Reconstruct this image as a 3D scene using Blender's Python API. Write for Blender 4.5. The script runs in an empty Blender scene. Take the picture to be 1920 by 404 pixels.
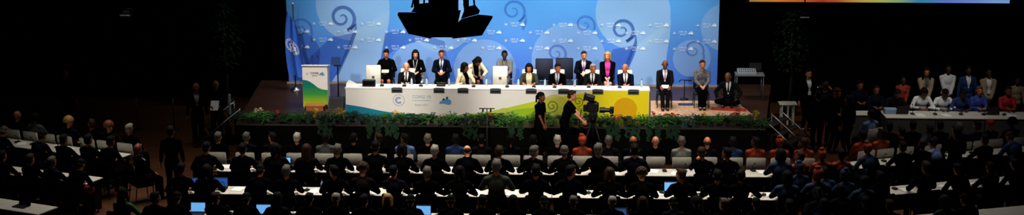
import bpy, bmesh, math, random
import numpy as np
from mathutils import Vector as V, Matrix as M, noise
from mathutils.bvhtree import BVHTree
random.seed(7)
PI = math.pi
R = math.radians
sc = bpy.context.scene
COL = sc.collection
# ------------------------------------------------------------------ camera
FPX, PITCH = 2720.0, R(13.0)
CAM = V((1.5, -37.7, 10.0))
YAW = math.atan2(CAM.x, -CAM.y)
FW = V((-math.sin(YAW)*math.cos(PITCH), math.cos(YAW)*math.cos(PITCH), -math.sin(PITCH)))
RT = V((math.cos(YAW), math.sin(YAW), 0))
UP = RT.cross(FW)
def ray(px, py): return (FW*FPX + RT*(px-960) + UP*(202-py)).normalized()
def at(px, py, z):
    d = ray(px, py); return CAM + d*((z-CAM.z)/d.z)
def atY(px, py, y):
    d = ray(px, py); return CAM + d*((y-CAM.y)/d.y)
def proj(p):
    q = V(p)-CAM; w = q.dot(FW); return 960+FPX*q.dot(RT)/w, 202-FPX*q.dot(UP)/w
cd = bpy.data.cameras.new('camera'); cam = bpy.data.objects.new('camera', cd); COL.objects.link(cam)
cd.sensor_width = 36; cd.lens = FPX/1920*36; cd.clip_end = 300
cam.matrix_world = M.Translation(CAM) @ M((RT, UP, -FW)).transposed().to_4x4()
sc.camera = cam
sc.view_settings.view_transform = 'Standard'
sc.view_settings.look = 'None'

# ------------------------------------------------------------------ materials
MATS = {}
def s2l(c): return tuple(((x/255)/12.92 if x/255 <= .04045 else ((x/255+.055)/1.055)**2.4) for x in c)
def mat(name, rgb, rough=.6, metal=0., var=.12, nscale=30., emit=0., ecol=None, bump=0., spec=.5):
    if name in MATS: return MATS[name]
    m = bpy.data.materials.new(name); m.use_nodes = True
    nt = m.node_tree; b = nt.nodes['Principled BSDF']
    lin = s2l(rgb)
    tc = nt.nodes.new('ShaderNodeTexCoord'); n = nt.nodes.new('ShaderNodeTexNoise')
    n.inputs['Scale'].default_value = nscale; n.inputs['Detail'].default_value = 3
    nt.links.new(tc.outputs['Object'], n.inputs['Vector'])
    r = nt.nodes.new('ShaderNodeValToRGB')
    r.color_ramp.elements[0].position = .3; r.color_ramp.elements[1].position = .7
    r.color_ramp.elements[0].color = tuple(x*(1-var) for x in lin)+(1,)
    r.color_ramp.elements[1].color = tuple(min(1, x*(1+var)) for x in lin)+(1,)
    nt.links.new(n.outputs['Fac'], r.inputs['Fac']); nt.links.new(r.outputs['Color'], b.inputs['Base Color'])
    b.inputs['Roughness'].default_value = rough; b.inputs['Metallic'].default_value = metal
    b.inputs['Specular IOR Level'].default_value = spec
    if emit:
        b.inputs['Emission Color'].default_value = s2l(ecol or rgb)+(1,); b.inputs['Emission Strength'].default_value = emit
    if bump:
        bn = nt.nodes.new('ShaderNodeBump'); bn.inputs['Strength'].default_value = bump; bn.inputs['Distance'].default_value = .01
        nt.links.new(n.outputs['Fac'], bn.inputs['Height']); nt.links.new(bn.outputs['Normal'], b.inputs['Normal'])
    MATS[name] = m
    return m
def ramp_mat(name, axis, lo, hi, stops, rough=.6, emit=0, spec=.3):
    """colour ramp along a world axis"""
    m = bpy.data.materials.new(name); m.use_nodes = True; nt = m.node_tree; b = nt.nodes['Principled BSDF']
    g = nt.nodes.new('ShaderNodeNewGeometry'); s = nt.nodes.new('ShaderNodeSeparateXYZ'); mr = nt.nodes.new('ShaderNodeMapRange')
    mr.inputs['From Min'].default_value = lo; mr.inputs['From Max'].default_value = hi
    nt.links.new(g.outputs['Position'], s.inputs[0]); nt.links.new(s.outputs[axis], mr.inputs['Value'])
    n = nt.nodes.new('ShaderNodeTexNoise'); n.inputs['Scale'].default_value = 1.2
    nt.links.new(g.outputs['Position'], n.inputs['Vector'])
    ma = nt.nodes.new('ShaderNodeMath'); ma.operation = 'MULTIPLY_ADD'; ma.inputs[1].default_value = .12
    nt.links.new(n.outputs['Fac'], ma.inputs[0]); nt.links.new(mr.outputs[0], ma.inputs[2])
    r = nt.nodes.new('ShaderNodeValToRGB'); e = r.color_ramp.elements
    while len(e) < len(stops): e.new(.5)
    for i, (p, c) in enumerate(stops): e[i].position = p; e[i].color = s2l(c)+(1,)
    nt.links.new(ma.outputs[0], r.inputs['Fac']); nt.links.new(r.outputs['Color'], b.inputs['Base Color'])
    b.inputs['Roughness'].default_value = rough; b.inputs['Specular IOR Level'].default_value = spec
    if emit: nt.links.new(r.outputs['Color'], b.inputs['Emission Color']); b.inputs['Emission Strength'].default_value = emit
    MATS[name] = m; return m
def film_mat(name, rgb, a):
    """thin translucent ink printed on a panel"""
    m = bpy.data.materials.new(name); m.use_nodes = True; nt = m.node_tree; b = nt.nodes['Principled BSDF']
    b.inputs['Base Color'].default_value = s2l(rgb)+(1,); b.inputs['Roughness'].default_value = .7; b.inputs['Specular IOR Level'].default_value = .2
    n = nt.nodes.new('ShaderNodeTexNoise'); n.inputs['Scale'].default_value = 2.
    mr = nt.nodes.new('ShaderNodeMapRange'); mr.inputs['To Min'].default_value = a*.85; mr.inputs['To Max'].default_value = min(1, a*1.15)
    nt.links.new(n.outputs['Fac'], mr.inputs['Value']); nt.links.new(mr.outputs[0], b.inputs['Alpha'])
    MATS[name] = m; return m
def plank_mat(name, c0, c1, rough, sx=.3, sy=9.):
    m = bpy.data.materials.new(name); m.use_nodes = True; nt = m.node_tree; b = nt.nodes['Principled BSDF']
    tc = nt.nodes.new('ShaderNodeTexCoord'); br = nt.nodes.new('ShaderNodeTexBrick')
    br.inputs['Color1'].default_value = s2l(c0)+(1,); br.inputs['Color2'].default_value = s2l(c1)+(1,)
    br.inputs['Mortar'].default_value = tuple(x*.4 for x in s2l(c0))+(1,)
    br.inputs['Scale'].default_value = 1; br.inputs['Brick Width'].default_value = 1.8; br.inputs['Row Height'].default_value = .14; br.inputs['Mortar Size'].default_value = .004
    n = nt.nodes.new('ShaderNodeTexNoise'); n.inputs['Scale'].default_value = 4
    mp = nt.nodes.new('ShaderNodeMapping'); mp.inputs['Scale'].default_value = (.4, 6, 1)
    mx = nt.nodes.new('ShaderNodeMixRGB'); mx.blend_type = 'MULTIPLY'; mx.inputs[0].default_value = .5
    nt.links.new(tc.outputs['Object'], br.inputs['Vector']); nt.links.new(tc.outputs['Object'], mp.inputs[0]); nt.links.new(mp.outputs[0], n.inputs['Vector'])
    nt.links.new(br.outputs['Color'], mx.inputs[1]); nt.links.new(n.outputs['Color'], mx.inputs[2]); nt.links.new(mx.outputs[0], b.inputs['Base Color'])
    b.inputs['Roughness'].default_value = rough
    MATS[name] = m; return m

# ------------------------------------------------------------------ mesh builder
class MB:
    def __init__(s): s.v = []; s.f = []; s.m = []
    def add(s, vs, fs, mi=0):
        o = len(s.v); s.v += [V(x) for x in vs]; s.f += [tuple(o+i for i in f) for f in fs]; s.m += [mi]*len(fs); return s
    def box(s, c, d, rot=None, mi=0, T=None, bev=0):
        x, y, z = (k/2 for k in d)
        if bev:
            b = min(bev, x*.9, y*.9, z*.9); vs = []; L = []
            for (zz, ins) in ((-z, b), (-z+b, 0), (z-b, 0), (z, b)):
                X, Y = x-ins, y-ins; q = b*.6
                L.append(len(vs)); vs += [V((-X+q, -Y, zz)), V((X-q, -Y, zz)), V((X, -Y+q, zz)), V((X, Y-q, zz)), V((X-q, Y, zz)), V((-X+q, Y, zz)), V((-X, Y-q, zz)), V((-X, -Y+q, zz))]
            fs = [tuple(reversed(range(8))), tuple(range(24, 32))]
            for k in range(3): fs += [(k*8+i, k*8+(i+1) % 8, k*8+8+(i+1) % 8, k*8+8+i) for i in range(8)]
        else:
            vs = [V((a, b_, e)) for e in (-z, z) for b_ in (-y, y) for a in (-x, x)]
            fs = [(0, 2, 3, 1), (4, 5, 7, 6), (0, 1, 5, 4), (2, 6, 7, 3), (0, 4, 6, 2), (1, 3, 7, 5)]
        Q = M.Translation(V(c)) @ (rot.to_4x4() if rot is not None else M())
        if T is not None: Q = T @ Q
        return s.add([Q @ v for v in vs], fs, mi)
    def tube(s, pts, rad, seg=8, mi=0, T=None, cap=True):
        pts = [V(p) for p in pts]
        if T is not None: pts = [T @ p for p in pts]
        if not hasattr(rad, '__len__'): rad = [rad]*len(pts)
        vs = []; n = len(pts); a = None
        for i, p in enumerate(pts):
            t = (pts[min(i+1, n-1)]-pts[max(i-1, 0)]).normalized()
            if a is None:
                a = t.orthogonal().normalized()
            a = (a - t*a.dot(t)).normalized(); b = t.cross(a)
            vs += [p+(a*math.cos(2*PI*k/seg)+b*math.sin(2*PI*k/seg))*rad[i] for k in range(seg)]
        fs = [(i*seg+k, i*seg+(k+1) % seg, (i+1)*seg+(k+1) % seg, (i+1)*seg+k) for i in range(n-1) for k in range(seg)]
        if cap: fs += [tuple(reversed(range(seg))), tuple(range((n-1)*seg, n*seg))]
        return s.add(vs, fs, mi)
    def caps(s, p0, p1, r0, r1, seg=12, mi=0, T=None):
        p0, p1 = V(p0), V(p1)
        if T is not None: p0, p1 = T @ p0, T @ p1
        d = (p1-p0).normalized() if (p1-p0).length > 1e-6 else V((0, 0, 1))
        pts = []; rr = []
        for k in range(4):
            a = PI/2*(1-k/3); pts.append(p0-d*r0*math.sin(a)); rr.append(max(r0*math.cos(a), r0*.05))
        for k in range(4):
            a = PI/2*k/3; pts.append(p1+d*r1*math.sin(a)); rr.append(max(r1*math.cos(a), r1*.05))
        return s.tube(pts, rr, seg, mi)
    def ell(s, c, r, T=None, rot=None, seg=16, rings=10, mi=0, fn=None):
        Q = M.Translation(V(c)) @ (rot.to_4x4() if rot is not None else M())
        vs = [V((0, 0, -r[2]))]
        for i in range(1, rings):
            a = -PI/2+PI*i/rings
            vs += [V((r[0]*math.cos(a)*math.cos(2*PI*k/seg), r[1]*math.cos(a)*math.sin(2*PI*k/seg), r[2]*math.sin(a))) for k in range(seg)]
        vs.append(V((0, 0, r[2])))
        fs = [(0, 1+(k+1) % seg, 1+k) for k in range(seg)]
        for i in range(rings-2): fs += [(1+i*seg+k, 1+i*seg+(k+1) % seg, 1+(i+1)*seg+(k+1) % seg, 1+(i+1)*seg+k) for k in range(seg)]
        t = len(vs)-1; b = 1+(rings-2)*seg
        fs += [(b+k, b+(k+1) % seg, t) for k in range(seg)]
        vs = [Q @ v for v in vs]
        if fn: vs = [fn(v) for v in vs]
        if T is not None: vs = [T @ v for v in vs]
        return s.add(vs, fs, mi)
    def poly(s, pts, mi=0): return s.add(pts, [tuple(range(len(pts)))], mi)
    def prism(s, pts, ext, mi=0):
        """planar polygon pts swept by vector ext"""
        n = len(pts); pts = [V(p) for p in pts]; e = V(ext)
        fs = [tuple(reversed(range(n))), tuple(range(n, 2*n))]+[(i, (i+1) % n, n+(i+1) % n, n+i) for i in range(n)]
        return s.add(pts+[p+e for p in pts], fs, mi)
    def lathe(s, prof, c=(0, 0, 0), seg=16, mi=0):
        c = V(c); vs = []
        for r_, z in prof: vs += [c+V((r_*math.cos(2*PI*k/seg), r_*math.sin(2*PI*k/seg), z)) for k in range(seg)]
        n = len(prof)
        fs = [(i*seg+k, i*seg+(k+1) % seg, (i+1)*seg+(k+1) % seg, (i+1)*seg+k) for i in range(n-1) for k in range(seg)]
        fs += [tuple(reversed(range(seg))), tuple(range((n-1)*seg, n*seg))]
        return s.add(vs, fs, mi)
    def mesh(s, name='m', smooth=True):
        me = bpy.data.meshes.new(name); me.from_pydata([tuple(v) for v in s.v], [], s.f); me.update()
        if s.m and max(s.m) > 0: me.polygons.foreach_set('material_index', s.m)
        if smooth: me.polygons.foreach_set('use_smooth', [True]*len(me.polygons))
        for _ in range(max(s.m, default=0)+1): me.materials.append(None)
        return me
    def voxel(s, size, it=2):
        src = s.mesh('tmp'); o = bpy.data.objects.new('tmp', src); COL.objects.link(o)
        r = o.modifiers.new('r', 'REMESH'); r.mode = 'VOXEL'; r.voxel_size = size; r.use_smooth_shade = True
        if it: sm = o.modifiers.new('s', 'SMOOTH'); sm.factor = .5; sm.iterations = it
        dg = bpy.context.evaluated_depsgraph_get(); dg.update()
        me = bpy.data.meshes.new_from_object(o.evaluated_get(dg))
        bpy.data.objects.remove(o); bpy.data.meshes.remove(src)
        me.polygons.foreach_set('use_smooth', [True]*len(me.polygons))
        while len(me.materials) < 1: me.materials.append(None)
        return me
def link(name, me, mats, parent=None, matrix=None):
    o = bpy.data.objects.new(name, me); COL.objects.link(o)
    if parent is not None: o.parent = parent
    if matrix is not None: o.matrix_local = matrix
    if not isinstance(mats, (list, tuple)): mats = [mats]
    for i, m in enumerate(mats):
        if i < len(o.material_slots):
            o.material_slots[i].link = 'OBJECT'; o.material_slots[i].material = m
    return o
def obj(name, mb, mats, parent=None, smooth=False, matrix=None):
    return link(name, mb.mesh(name, smooth), mats, parent, matrix)
def tag(o, label, cat, group=None):
    o['label'] = label; o['category'] = cat
    if group: o['group'] = group
    return o
def thing(name, label, cat, loc=(0, 0, 0), rz=0, group=None, s=1.):
    o = bpy.data.objects.new(name, None); COL.objects.link(o); o.empty_display_size = .1
    o.location = loc; o.rotation_euler = (0, 0, rz); o.scale = (s, s, s)
    return tag(o, label, cat, group)
def struct(name, mb, m, smooth=False):
    o = obj(name, mb, m, smooth=smooth); o['kind'] = 'structure'; return o
def dup(root, loc, rz, label, group=None, s=None):
    r = root.copy(); COL.objects.link(r); r.location = loc; r.rotation_euler = (0, 0, rz); r['label'] = label
    if s: r.scale = (s, s, s)
    if group: r['group'] = group
    for ch in root.children:
        c = ch.copy(); COL.objects.link(c); c.parent = r
        for g in ch.children:
            d = g.copy(); COL.objects.link(d); d.parent = c
    return r
ORD = 'first second third fourth fifth sixth seventh eighth ninth tenth eleventh twelfth thirteenth fourteenth fifteenth sixteenth seventeenth eighteenth nineteenth twentieth'.split()
TENS = {2: 'twenty', 3: 'thirty', 4: 'forty', 5: 'fifty', 6: 'sixty'}; TENTH = {3: 'thirtieth', 4: 'fortieth', 5: 'fiftieth', 6: 'sixtieth'}
def nth(i):
    if i <= 20: return ORD[i-1]
    t, u = divmod(i, 10)
    return TENTH[t] if u == 0 else TENS[t]+'-'+ORD[u-1]

# ------------------------------------------------------------------ shared colours
BLACK = mat('black cloth', (8, 8, 9), .9, spec=.04)
CHAR = mat('charcoal cloth', (24, 24, 28), .85, spec=.1)
NAVY = mat('navy cloth', (14, 17, 34), .8, spec=.08)
DBROWN = mat('dark brown cloth', (26, 17, 14), .8, spec=.06)
GREY = mat('grey cloth', (92, 92, 92), .8)
LGREY = mat('pale grey cloth', (150, 148, 144), .8)
WHITE = mat('white cloth', (225, 225, 225), .75)
CREAM = mat('cream cloth', (228, 212, 176), .75)
BEIGE = mat('beige cloth', (168, 148, 122), .8)
BLUE = mat('blue cloth', (32, 58, 112), .75)
LBLUE = mat('pale blue cloth', (118, 140, 190), .75)
ORANGE = mat('orange printed cloth', (150, 56, 18), .75, var=.6, nscale=14)
BLUEP = mat('blue printed cloth', (26, 52, 88), .7, var=.7, nscale=16)
RED = mat('red cloth', (170, 26, 28), .7)
GREEN = mat('green cloth', (34, 120, 62), .7)
OLIVE = mat('olive cloth', (60, 66, 52), .8, var=.3)
MAGENTA = mat('magenta cloth', (206, 60, 158), .7)
LAV = mat('lavender silk', (168, 138, 190), .5)
PINKT = mat('dusty pink silk', (150, 98, 128), .5)
GREYPAT = mat('grey patterned cloth', (118, 112, 106), .8, var=.35, nscale=70)
PATT = mat('speckled black and white cloth', (120, 116, 122), .8, var=.85, nscale=38)
SK_L = mat('fair skin', (226, 160, 128), .5, var=.06)
SK_T = mat('tan skin', (196, 124, 84), .5, var=.06)
SK_B = mat('brown skin', (134, 80, 52), .5, var=.06)
SK_D = mat('deep brown skin', (82, 48, 34), .5, var=.06)
H_BLK = mat('black hair', (13, 11, 10), .75, var=.3, nscale=90, spec=.2)
H_BRN = mat('brown hair', (58, 37, 24), .7, var=.3, nscale=90, spec=.25)
H_GRY = mat('grey hair', (92, 86, 78), .75, var=.25, nscale=90)
H_SIL = mat('silver hair', (146, 140, 130), .75, var=.2, nscale=90)
H_BLD = mat('blond hair', (184, 142, 84), .5, var=.3, nscale=90)
H_RED = mat('auburn hair', (120, 62, 38), .5, var=.3, nscale=90)
EYE_W = mat('eye white', (150, 140, 130), .3, var=.02)
EYE_D = mat('dark iris', (26, 18, 14), .25, var=.02)
LIP = mat('lips', (160, 82, 74), .5, var=.05)
SHOE = mat('black shoe leather', (14, 13, 13), .35, var=.1)
PLASTIC = mat('black plastic', (16, 16, 17), .45, var=.1)
RUBBER = mat('dark rubber', (10, 10, 10), .8, var=.1)
METAL = mat('brushed metal', (170, 172, 175), .35, 1., var=.08)
DMETAL = mat('dark painted metal', (22, 22, 24), .5, .4, var=.1)
WPAINT = mat('white laminate', (210, 205, 194), .45, var=.03, nscale=6)
WPAD = mat('white chair upholstery', (212, 208, 198), .6, var=.05, nscale=12)
PAPER = mat('white paper', (240, 240, 236), .7, var=.03)
TSKIRT = mat('dark table skirt', (16, 16, 17), .8, var=.2, spec=.1)

# ------------------------------------------------------------------ people
def ik(a, b, l1, l2, pole):
    a, b, pole = V(a), V(b), V(pole); d = b-a; L = d.length
    if L > (l1+l2)*.998: b = a+d*((l1+l2)*.998/L); d = b-a; L = d.length
    u = d/L; x = (l1*l1-l2*l2+L*L)/(2*L); h = math.sqrt(max(l1*l1-x*x, 0))
    p = pole-u*pole.dot(u); p.normalize()
    return a+u*x+p*h, b
def P(kind='seat', lean=0., twist=0., head=(0, 0, 0), wr=None, el=None, feet=None, knee=None, hips=None, hd=None, hn=None, curl=.45, vox=.013, side=0.):
    d = dict(kind=kind, lean=lean, twist=twist, head=head, vox=vox, curl=curl, side=side)
    z = {'seat': .55, 'stand': .93, 'floor': .13}[kind]
    d['hips'] = hips or (0, 0, z)
    if kind == 'seat':
        d['wr'] = wr or ((-.16, -.36, .79), (.16, -.36, .79)); d['feet'] = feet or ((-.12, -.45, .09), (.12, -.45, .09)); d['knee'] = knee or ((0, -1, 1), (0, -1, 1))
    elif kind == 'stand':
        d['wr'] = wr or ((-.27, -.06, .88), (.27, -.06, .88)); d['feet'] = feet or ((-.1, .02, .09), (.1, .02, .09)); d['knee'] = knee or ((0, -1, 0), (0, -1, 0))
    else:
        d['wr'] = wr or ((-.22, -.32, .2), (.22, -.32, .2)); d['feet'] = feet or ((.12, -.3, .07), (-.12, -.36, .07)); d['knee'] = knee or ((-1, -.4, .25), (1, -.4, .25))
    d['el'] = el or ((-1, .5, -.6), (1, .5, -.6))
    d['hd'] = hd or (None, None); d['hn'] = hn or (None, None)
    return d
POSES = {
 # audience, seen from behind (local front is -Y)
 'desk':   P(vox=.016),
 'deskfw': P(lean=.22, head=(0, .15, 0), vox=.016),
 'deskl':  P(lean=.08, head=(.7, 0, 0), twist=.12, vox=.016),
 'deskr':  P(lean=.08, head=(-.7, .05, 0), twist=-.12, vox=.016),
 'chin':   P(lean=.16, head=(-.15, .1, .15), wr=((-.16, -.36, .79), (.10, -.27, 1.10)), el=((-1, .5, -.6), (.6, -.2, -1)), vox=.016),
 'down':   P(lean=.3, head=(.1, .55, 0), wr=((-.12, -.4, .79), (.12, -.4, .79)), vox=.016),
 'lap':    P(lean=-.1, head=(0, .05, 0), wr=((-.1, -.3, .66), (.1, -.3, .66)), vox=.016),
 'lapl':   P(lean=-.08, head=(.8, .0, -.08), wr=((-.14, -.3, .66), (.1, -.32, .66)), vox=.016),
 'arm':    P(lean=.02, head=(-.35, 0, .05), wr=((-.34, -.3, .80), (.2, -.34, .79)), vox=.016),
 # standing
 'stand':  P('stand', vox=.014),
 'clasp':  P('stand', wr=((-.05, -.2, .92), (.05, -.2, .94)), el=((-1, .3, -.4), (1, .3, -.4)), vox=.014),
 'read':   P('stand', head=(.15, .35, 0), wr=((-.12, -.3, 1.12), (.12, -.3, 1.1)), el=((-1, .2, -1), (1, .2, -1)), vox=.014),
 'photo':  P('stand', head=(0, .05, 0), wr=((-.1, -.2, 1.56), (.1, -.22, 1.53)), el=((-.8, -.4, -1), (.8, -.4, -1)), vox=.014),
 'standl': P('stand', head=(.6, .1, 0), vox=.014),
 # stage
 'table':  P(el=((-.5, .5, -1), (.5, .5, -1)), lean=.1, head=(.1, .05, 0), wr=((-.1, -.42, .86), (.1, -.42, .86)), vox=.012),
 'tabler': P(el=((-.5, .5, -1), (.5, .5, -1)), lean=.12, head=(.35, .12, 0), wr=((-.12, -.42, .86), (.12, -.42, .86)), vox=.012),
 'tablet': P(el=((-.5, .5, -1), (.5, .5, -1)), lean=.06, head=(-.45, .02, 0), wr=((-.05, -.42, .86), (.09, -.4, .86)), vox=.012),
 'tablew': P(el=((-.5, .5, -1), (.5, .5, -1)), lean=.12, head=(0, .1, 0), wr=((-.17, -.4, .88), (.17, -.4, .88)), vox=.012),
 'profile': P(lean=.1, twist=.9, head=(.35, .1, 0), wr=((-.0, -.4, .86), (.32, -.34, .86)), vox=.012),
 'bendr':  P(lean=.52, twist=.35, head=(.55, .7, 0), wr=((-.02, -.5, .72), (.25, -.47, .70)), vox=.012),
 'papers': P(lean=-.02, head=(-.1, .12, 0), wr=((-.11, -.26, .78), (.09, -.27, .78)), el=((-1, .3, -.5), (1, .3, -.5)), vox=.012),
 'papers2': P(lean=.02, head=(.15, .1, 0), wr=((-.07, -.3, .76), (.1, -.3, .77)), vox=.012),
 'knees':  P(lean=.03, head=(0, .05, 0), wr=((-.14, -.4, .69), (.14, -.4, .69)), feet=((-.07, -.5, .09), (.07, -.46, .09)), vox=.012),
 'lapw':   P(lean=.04, head=(.1, .06, 0), wr=((-.05, -.36, .70), (.06, -.36, .70)), feet=((-.06, -.42, .09), (.06, -.42, .09)), vox=.012),
 'cross':  P(lean=.0, head=(-.25, .05, 0), wr=((-.06, -.34, .68), (.05, -.36, .69)), feet=((-.02, -.5, .12), (.06, -.45, .09)), vox=.012),
 'floor':  P('floor', lean=.22, head=(-.25, .35, 0), wr=((-.28, -.28, .22), (.24, -.3, .22)), vox=.012),
 'operate': P('stand', lean=.26, head=(0, .12, 0), wr=((-.2, -.56, .92), (.12, -.5, 1.0)), el=((-.6, .2, -1), (.6, .2, -1)), feet=((-.12, -.16, .09), (.12, .18, .09)), vox=.012),
 'wait':   P('stand', lean=.06, head=(.15, .05, 0), wr=((-.16, -.26, .84), (.2, -.1, .82)), el=((-1, .5, -.6), (1, .5, -.6)), vox=.012),
}
def head_local(mb, Hm, eyes):
    mb.ell((0, .012, .03), (.075, .096, .086), Hm); mb.ell((0, -.02, -.03), (.062, .075, .086), Hm)
    mb.ell((0, -.05, -.086), (.036, .036, .03), Hm)
    mb.caps((0, -.086, .004), (0, -.108, -.03), .009, .014, 8, T=Hm)
    mb.caps((-.036, -.076, .026), (.036, -.076, .026), .012, .012, 8, T=Hm)
    for s in (-1, 1):
        mb.ell((s*.078, .012, -.004), (.012, .022, .033), Hm, seg=10, rings=6)
        eyes.ell((s*.03, -.077, .006), (.012, .010, .0065), Hm, seg=10, rings=6, mi=1)
        eyes.ell((s*.03, -.0835, .006), (.0066, .0055, .0062), Hm, seg=8, rings=6, mi=2)
    eyes.ell((0, -.088, -.066), (.025, .009, .005), Hm, seg=10, rings=6, mi=3)
    eyes.ell((0, -.086, -.074), (.021, .009, .006), Hm, seg=10, rings=6, mi=3)
def hand(pm, fm, W, d, n, curl):
    d = d.normalized(); n = (n-d*n.dot(d)).normalized(); a = d.cross(n).normalized()
    Q = M((a, d, n)).transposed()
    pm.ell(W+d*.05, (.042, .056, .021), rot=Q, seg=12, rings=8)
    t = a if a.x*(-W.x) > 0 else -a
    ln = [.060, .072, .068, .050]
    for i in range(4):
        k = (-.031+.0207*i); b = W+d*.088+a*k; f = i if t == a else i
        q = ln[3-i] if t == a else ln[i]
        p = [b-d*.02, b]; 
        for sgi, fr in enumerate((.46, .31, .23)):
            an = curl*(sgi+.6); dd = d*math.cos(an)+n*math.sin(an); p.append(p[-1]+dd*q*fr*1.1)
        fm.tube(p, [.0095, .0095, .009, .008, .0055], 7)
    b = W+d*.025+t*.03; dd = (d*.62+t*.62+n*.35).normalized(); d2 = (d*.85+t*.25+n*.45).normalized()
    fm.tube([b, b+dd*.035, b+dd*.035+d2*.03, b+dd*.035+d2*.052], [.013, .012, .0105, .007], 7)
PC = {}
def pose_meshes(name):
    if name in PC: return PC[name]
    p = POSES[name]; Pv = V(p['hips']); lean = p['lean']
    U = M.Translation(Pv) @ M.Rotation(lean, 4, 'X') @ M.Rotation(p['side'], 4, 'Y')
    Ut = U @ M.Translation((0, 0, .18)) @ M.Rotation(p['twist'], 4, 'Z') @ M.Translation((0, 0, -.18))
    yaw, pit, rol = p['head']
    neck = Ut @ V((0, .005, .60))
    Hm = M.Translation(neck) @ M.Rotation(p['twist']+yaw, 4, 'Z') @ M.Rotation(pit+lean*.35, 4, 'X') @ M.Rotation(rol, 4, 'Y') @ M.Translation((0, -.025, .135)) @ M.Scale(1.09, 4)
    body, ex = MB(), MB()
    head_local(body, Hm, ex)
    body.caps(Ut @ V((0, .012, .5)), Hm @ V((0, .02, -.06)), .056, .05)
    TS = [((0, 0, .03), (.158, .118, .13)), ((0, -.008, .2), (.138, .102, .17)), ((0, 0, .38), (.158, .108, .17))]
    for c, r in TS[:2]: body.ell(c, r, U)
    body.ell(*TS[2], Ut)
    body.caps((-.13, .005, .50), (.13, .005, .50), .055, .055, T=Ut)
    body.caps((-.07, .01, .545), (.07, .01, .545), .04, .04, T=Ut)
    top, raw = MB(), MB()
    tee = MB()
    for mb in (top, raw, tee):
        mb.ell((0, 0, .02), (.178, .138, .13), U); mb.ell((0, -.01, .2), (.162, .127, .18), U)
        mb.ell((0, -.004, .38), (.178, .128, .175), Ut)
        mb.caps((-.135, .005, .50), (.135, .005, .50), .068, .068, T=Ut)
        mb.caps((-.06, .012, .55), (.06, .012, .55), .052, .052, T=Ut)
    bot = MB(); bot.ell((0, 0, -.0), (.172, .132, .12), U)
    sk = MB(); sk.ell((0, 0, .0), (.18, .14, .13), U)
    kp = []
    for s in (0, 1):
        sx = -1 if s == 0 else 1
        sh = Ut @ V((sx*.18, .005, .49)); w = V(p['wr'][s])
        e, w = ik(sh, w, .285, .255, V(p['el'][s]))
        body.caps(sh, e, .05, .04); body.caps(e, w, .041, .028)
        fd = (w-e).normalized(); hd = V(p['hd'][s]) if p['hd'][s] else (fd*.6+V((-sx*.25, -.6, -.15))).normalized() if p['kind'] != 'stand' else fd
        hn = V(p['hn'][s]) if p['hn'][s] else (V((0, 0, -1)) if abs(hd.z) < .7 else V((-sx, 0, 0)))
        hand(body, ex, w, hd, hn, p['curl'])
        top.caps(sh, e, .066, .056); top.caps(e, w-fd*.035, .055, .041); tee.caps(sh, e-(e-sh)*.3, .066, .06)
        hip = U @ V((sx*.09, 0, -.02)); k, f = ik(hip, V(p['feet'][s]), .43, .42, V(p['knee'][s])); kp.append((hip, k, f))
        body.caps(hip, k, .082, .057); body.caps(k, f, .056, .037)
        bot.caps(hip, k, .096, .072); bot.caps(k, f-(f-k).normalized()*.01, .071, .056)
        sk.caps(hip, k-(k-hip)*.24, .1, .084)
        body.caps(f, f+V((0, -.1, -.05)), .036, .03)
    hm, km = (kp[0][0]+kp[1][0])/2, (kp[0][1]+kp[1][1])/2; sk.caps(hm, km-(km-hm)*.26, .1, .08)
    vx = p['vox']
    bm = bmesh.new(); bme = body.voxel(vx*.85, 1); bm.from_mesh(bme); ext = ex.mesh('x'); bm.from_mesh(ext)
    me = bpy.data.meshes.new('person_body'); bm.to_mesh(me); bm.free(); bpy.data.meshes.remove(bme); bpy.data.meshes.remove(ext)
    for _ in range(4): me.materials.append(None)
    rawb = BVHTree.FromPolygons([tuple(v) for v in raw.v], raw.f)
    PC[name] = dict(H=Hm, U=U, Ut=Ut, body=me, top=top.voxel(vx), tee=tee.voxel(vx) if p['kind'] == 'stand' else None, bot=bot.voxel(vx), skirt=sk.voxel(vx), bvh=rawb, feet=[k[2] for k in kp], knees=[k[1] for k in kp], kind=p['kind'], dec={})
    return PC[name]
def strip(D, rows, off=.012, n=4):
    """strip lying on the chest: rows of (height above hips, x from, x to) in the upper-body frame"""
    mb = MB(); vs = []; Ui = D['Ut']
    d = (Ui.to_3x3() @ V((0, 1, 0))).normalized()
    for (z, x0, x1) in rows:
        for k in range(n+1):
            x = x0+(x1-x0)*k/n; o = Ui @ V((x, -.6, z)); h = D['bvh'].ray_cast(o, d)
            q = h[0] if h[0] is not None else Ui @ V((x, -.09, z))
            vs.append(q-d*off)
    m = n+1; fs = [(i*m+k, i*m+k+1, (i+1)*m+k+1, (i+1)*m+k) for i in range(len(rows)-1) for k in range(n)]
    return mb.add(vs, fs)
def fine(rows, n=7):
    out = []
    for (a, b) in zip(rows, rows[1:]):
        for k in range(n): t = k/n; out.append(tuple(a[i]+(b[i]-a[i])*t for i in range(3)))
    return out+[rows[-1]]
DECS = {
 'shirt': [fine([(.60, -.07, .07), (.5, -.068, .068), (.38, -.042, .042), (.25, -.012, .012)])],
 'wide':  [fine([(.60, -.07, .07), (.5, -.085, .085), (.35, -.075, .075), (.12, -.04, .04)])],
 'tie':   [fine([(.575, -.016, .016), (.55, -.016, .016), (.53, -.013, .013), (.3, -.028, .028)])],
 'lanyard': [fine([(.585, -.075, -.06), (.45, -.05, -.038), (.25, -.008, .004)]), fine([(.585, .06, .075), (.45, .038, .05), (.25, -.004, .008)])],
 'badge': [fine([(.26, -.045, .045), (.15, -.045, .045)], 3)],
}
def dec(D, key):
    if key not in D['dec']:
        off = {'shirt': .010, 'wide': .010, 'tie': .016, 'lanyard': .018, 'badge': .022}[key]
        mb = MB()
        for rows in DECS[key]:
            q = strip(D, rows, off); mb.add(q.v, q.f)
        D['dec'][key] = mb.mesh(key)
    return D['dec'][key]
HAIRC = {}
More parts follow.
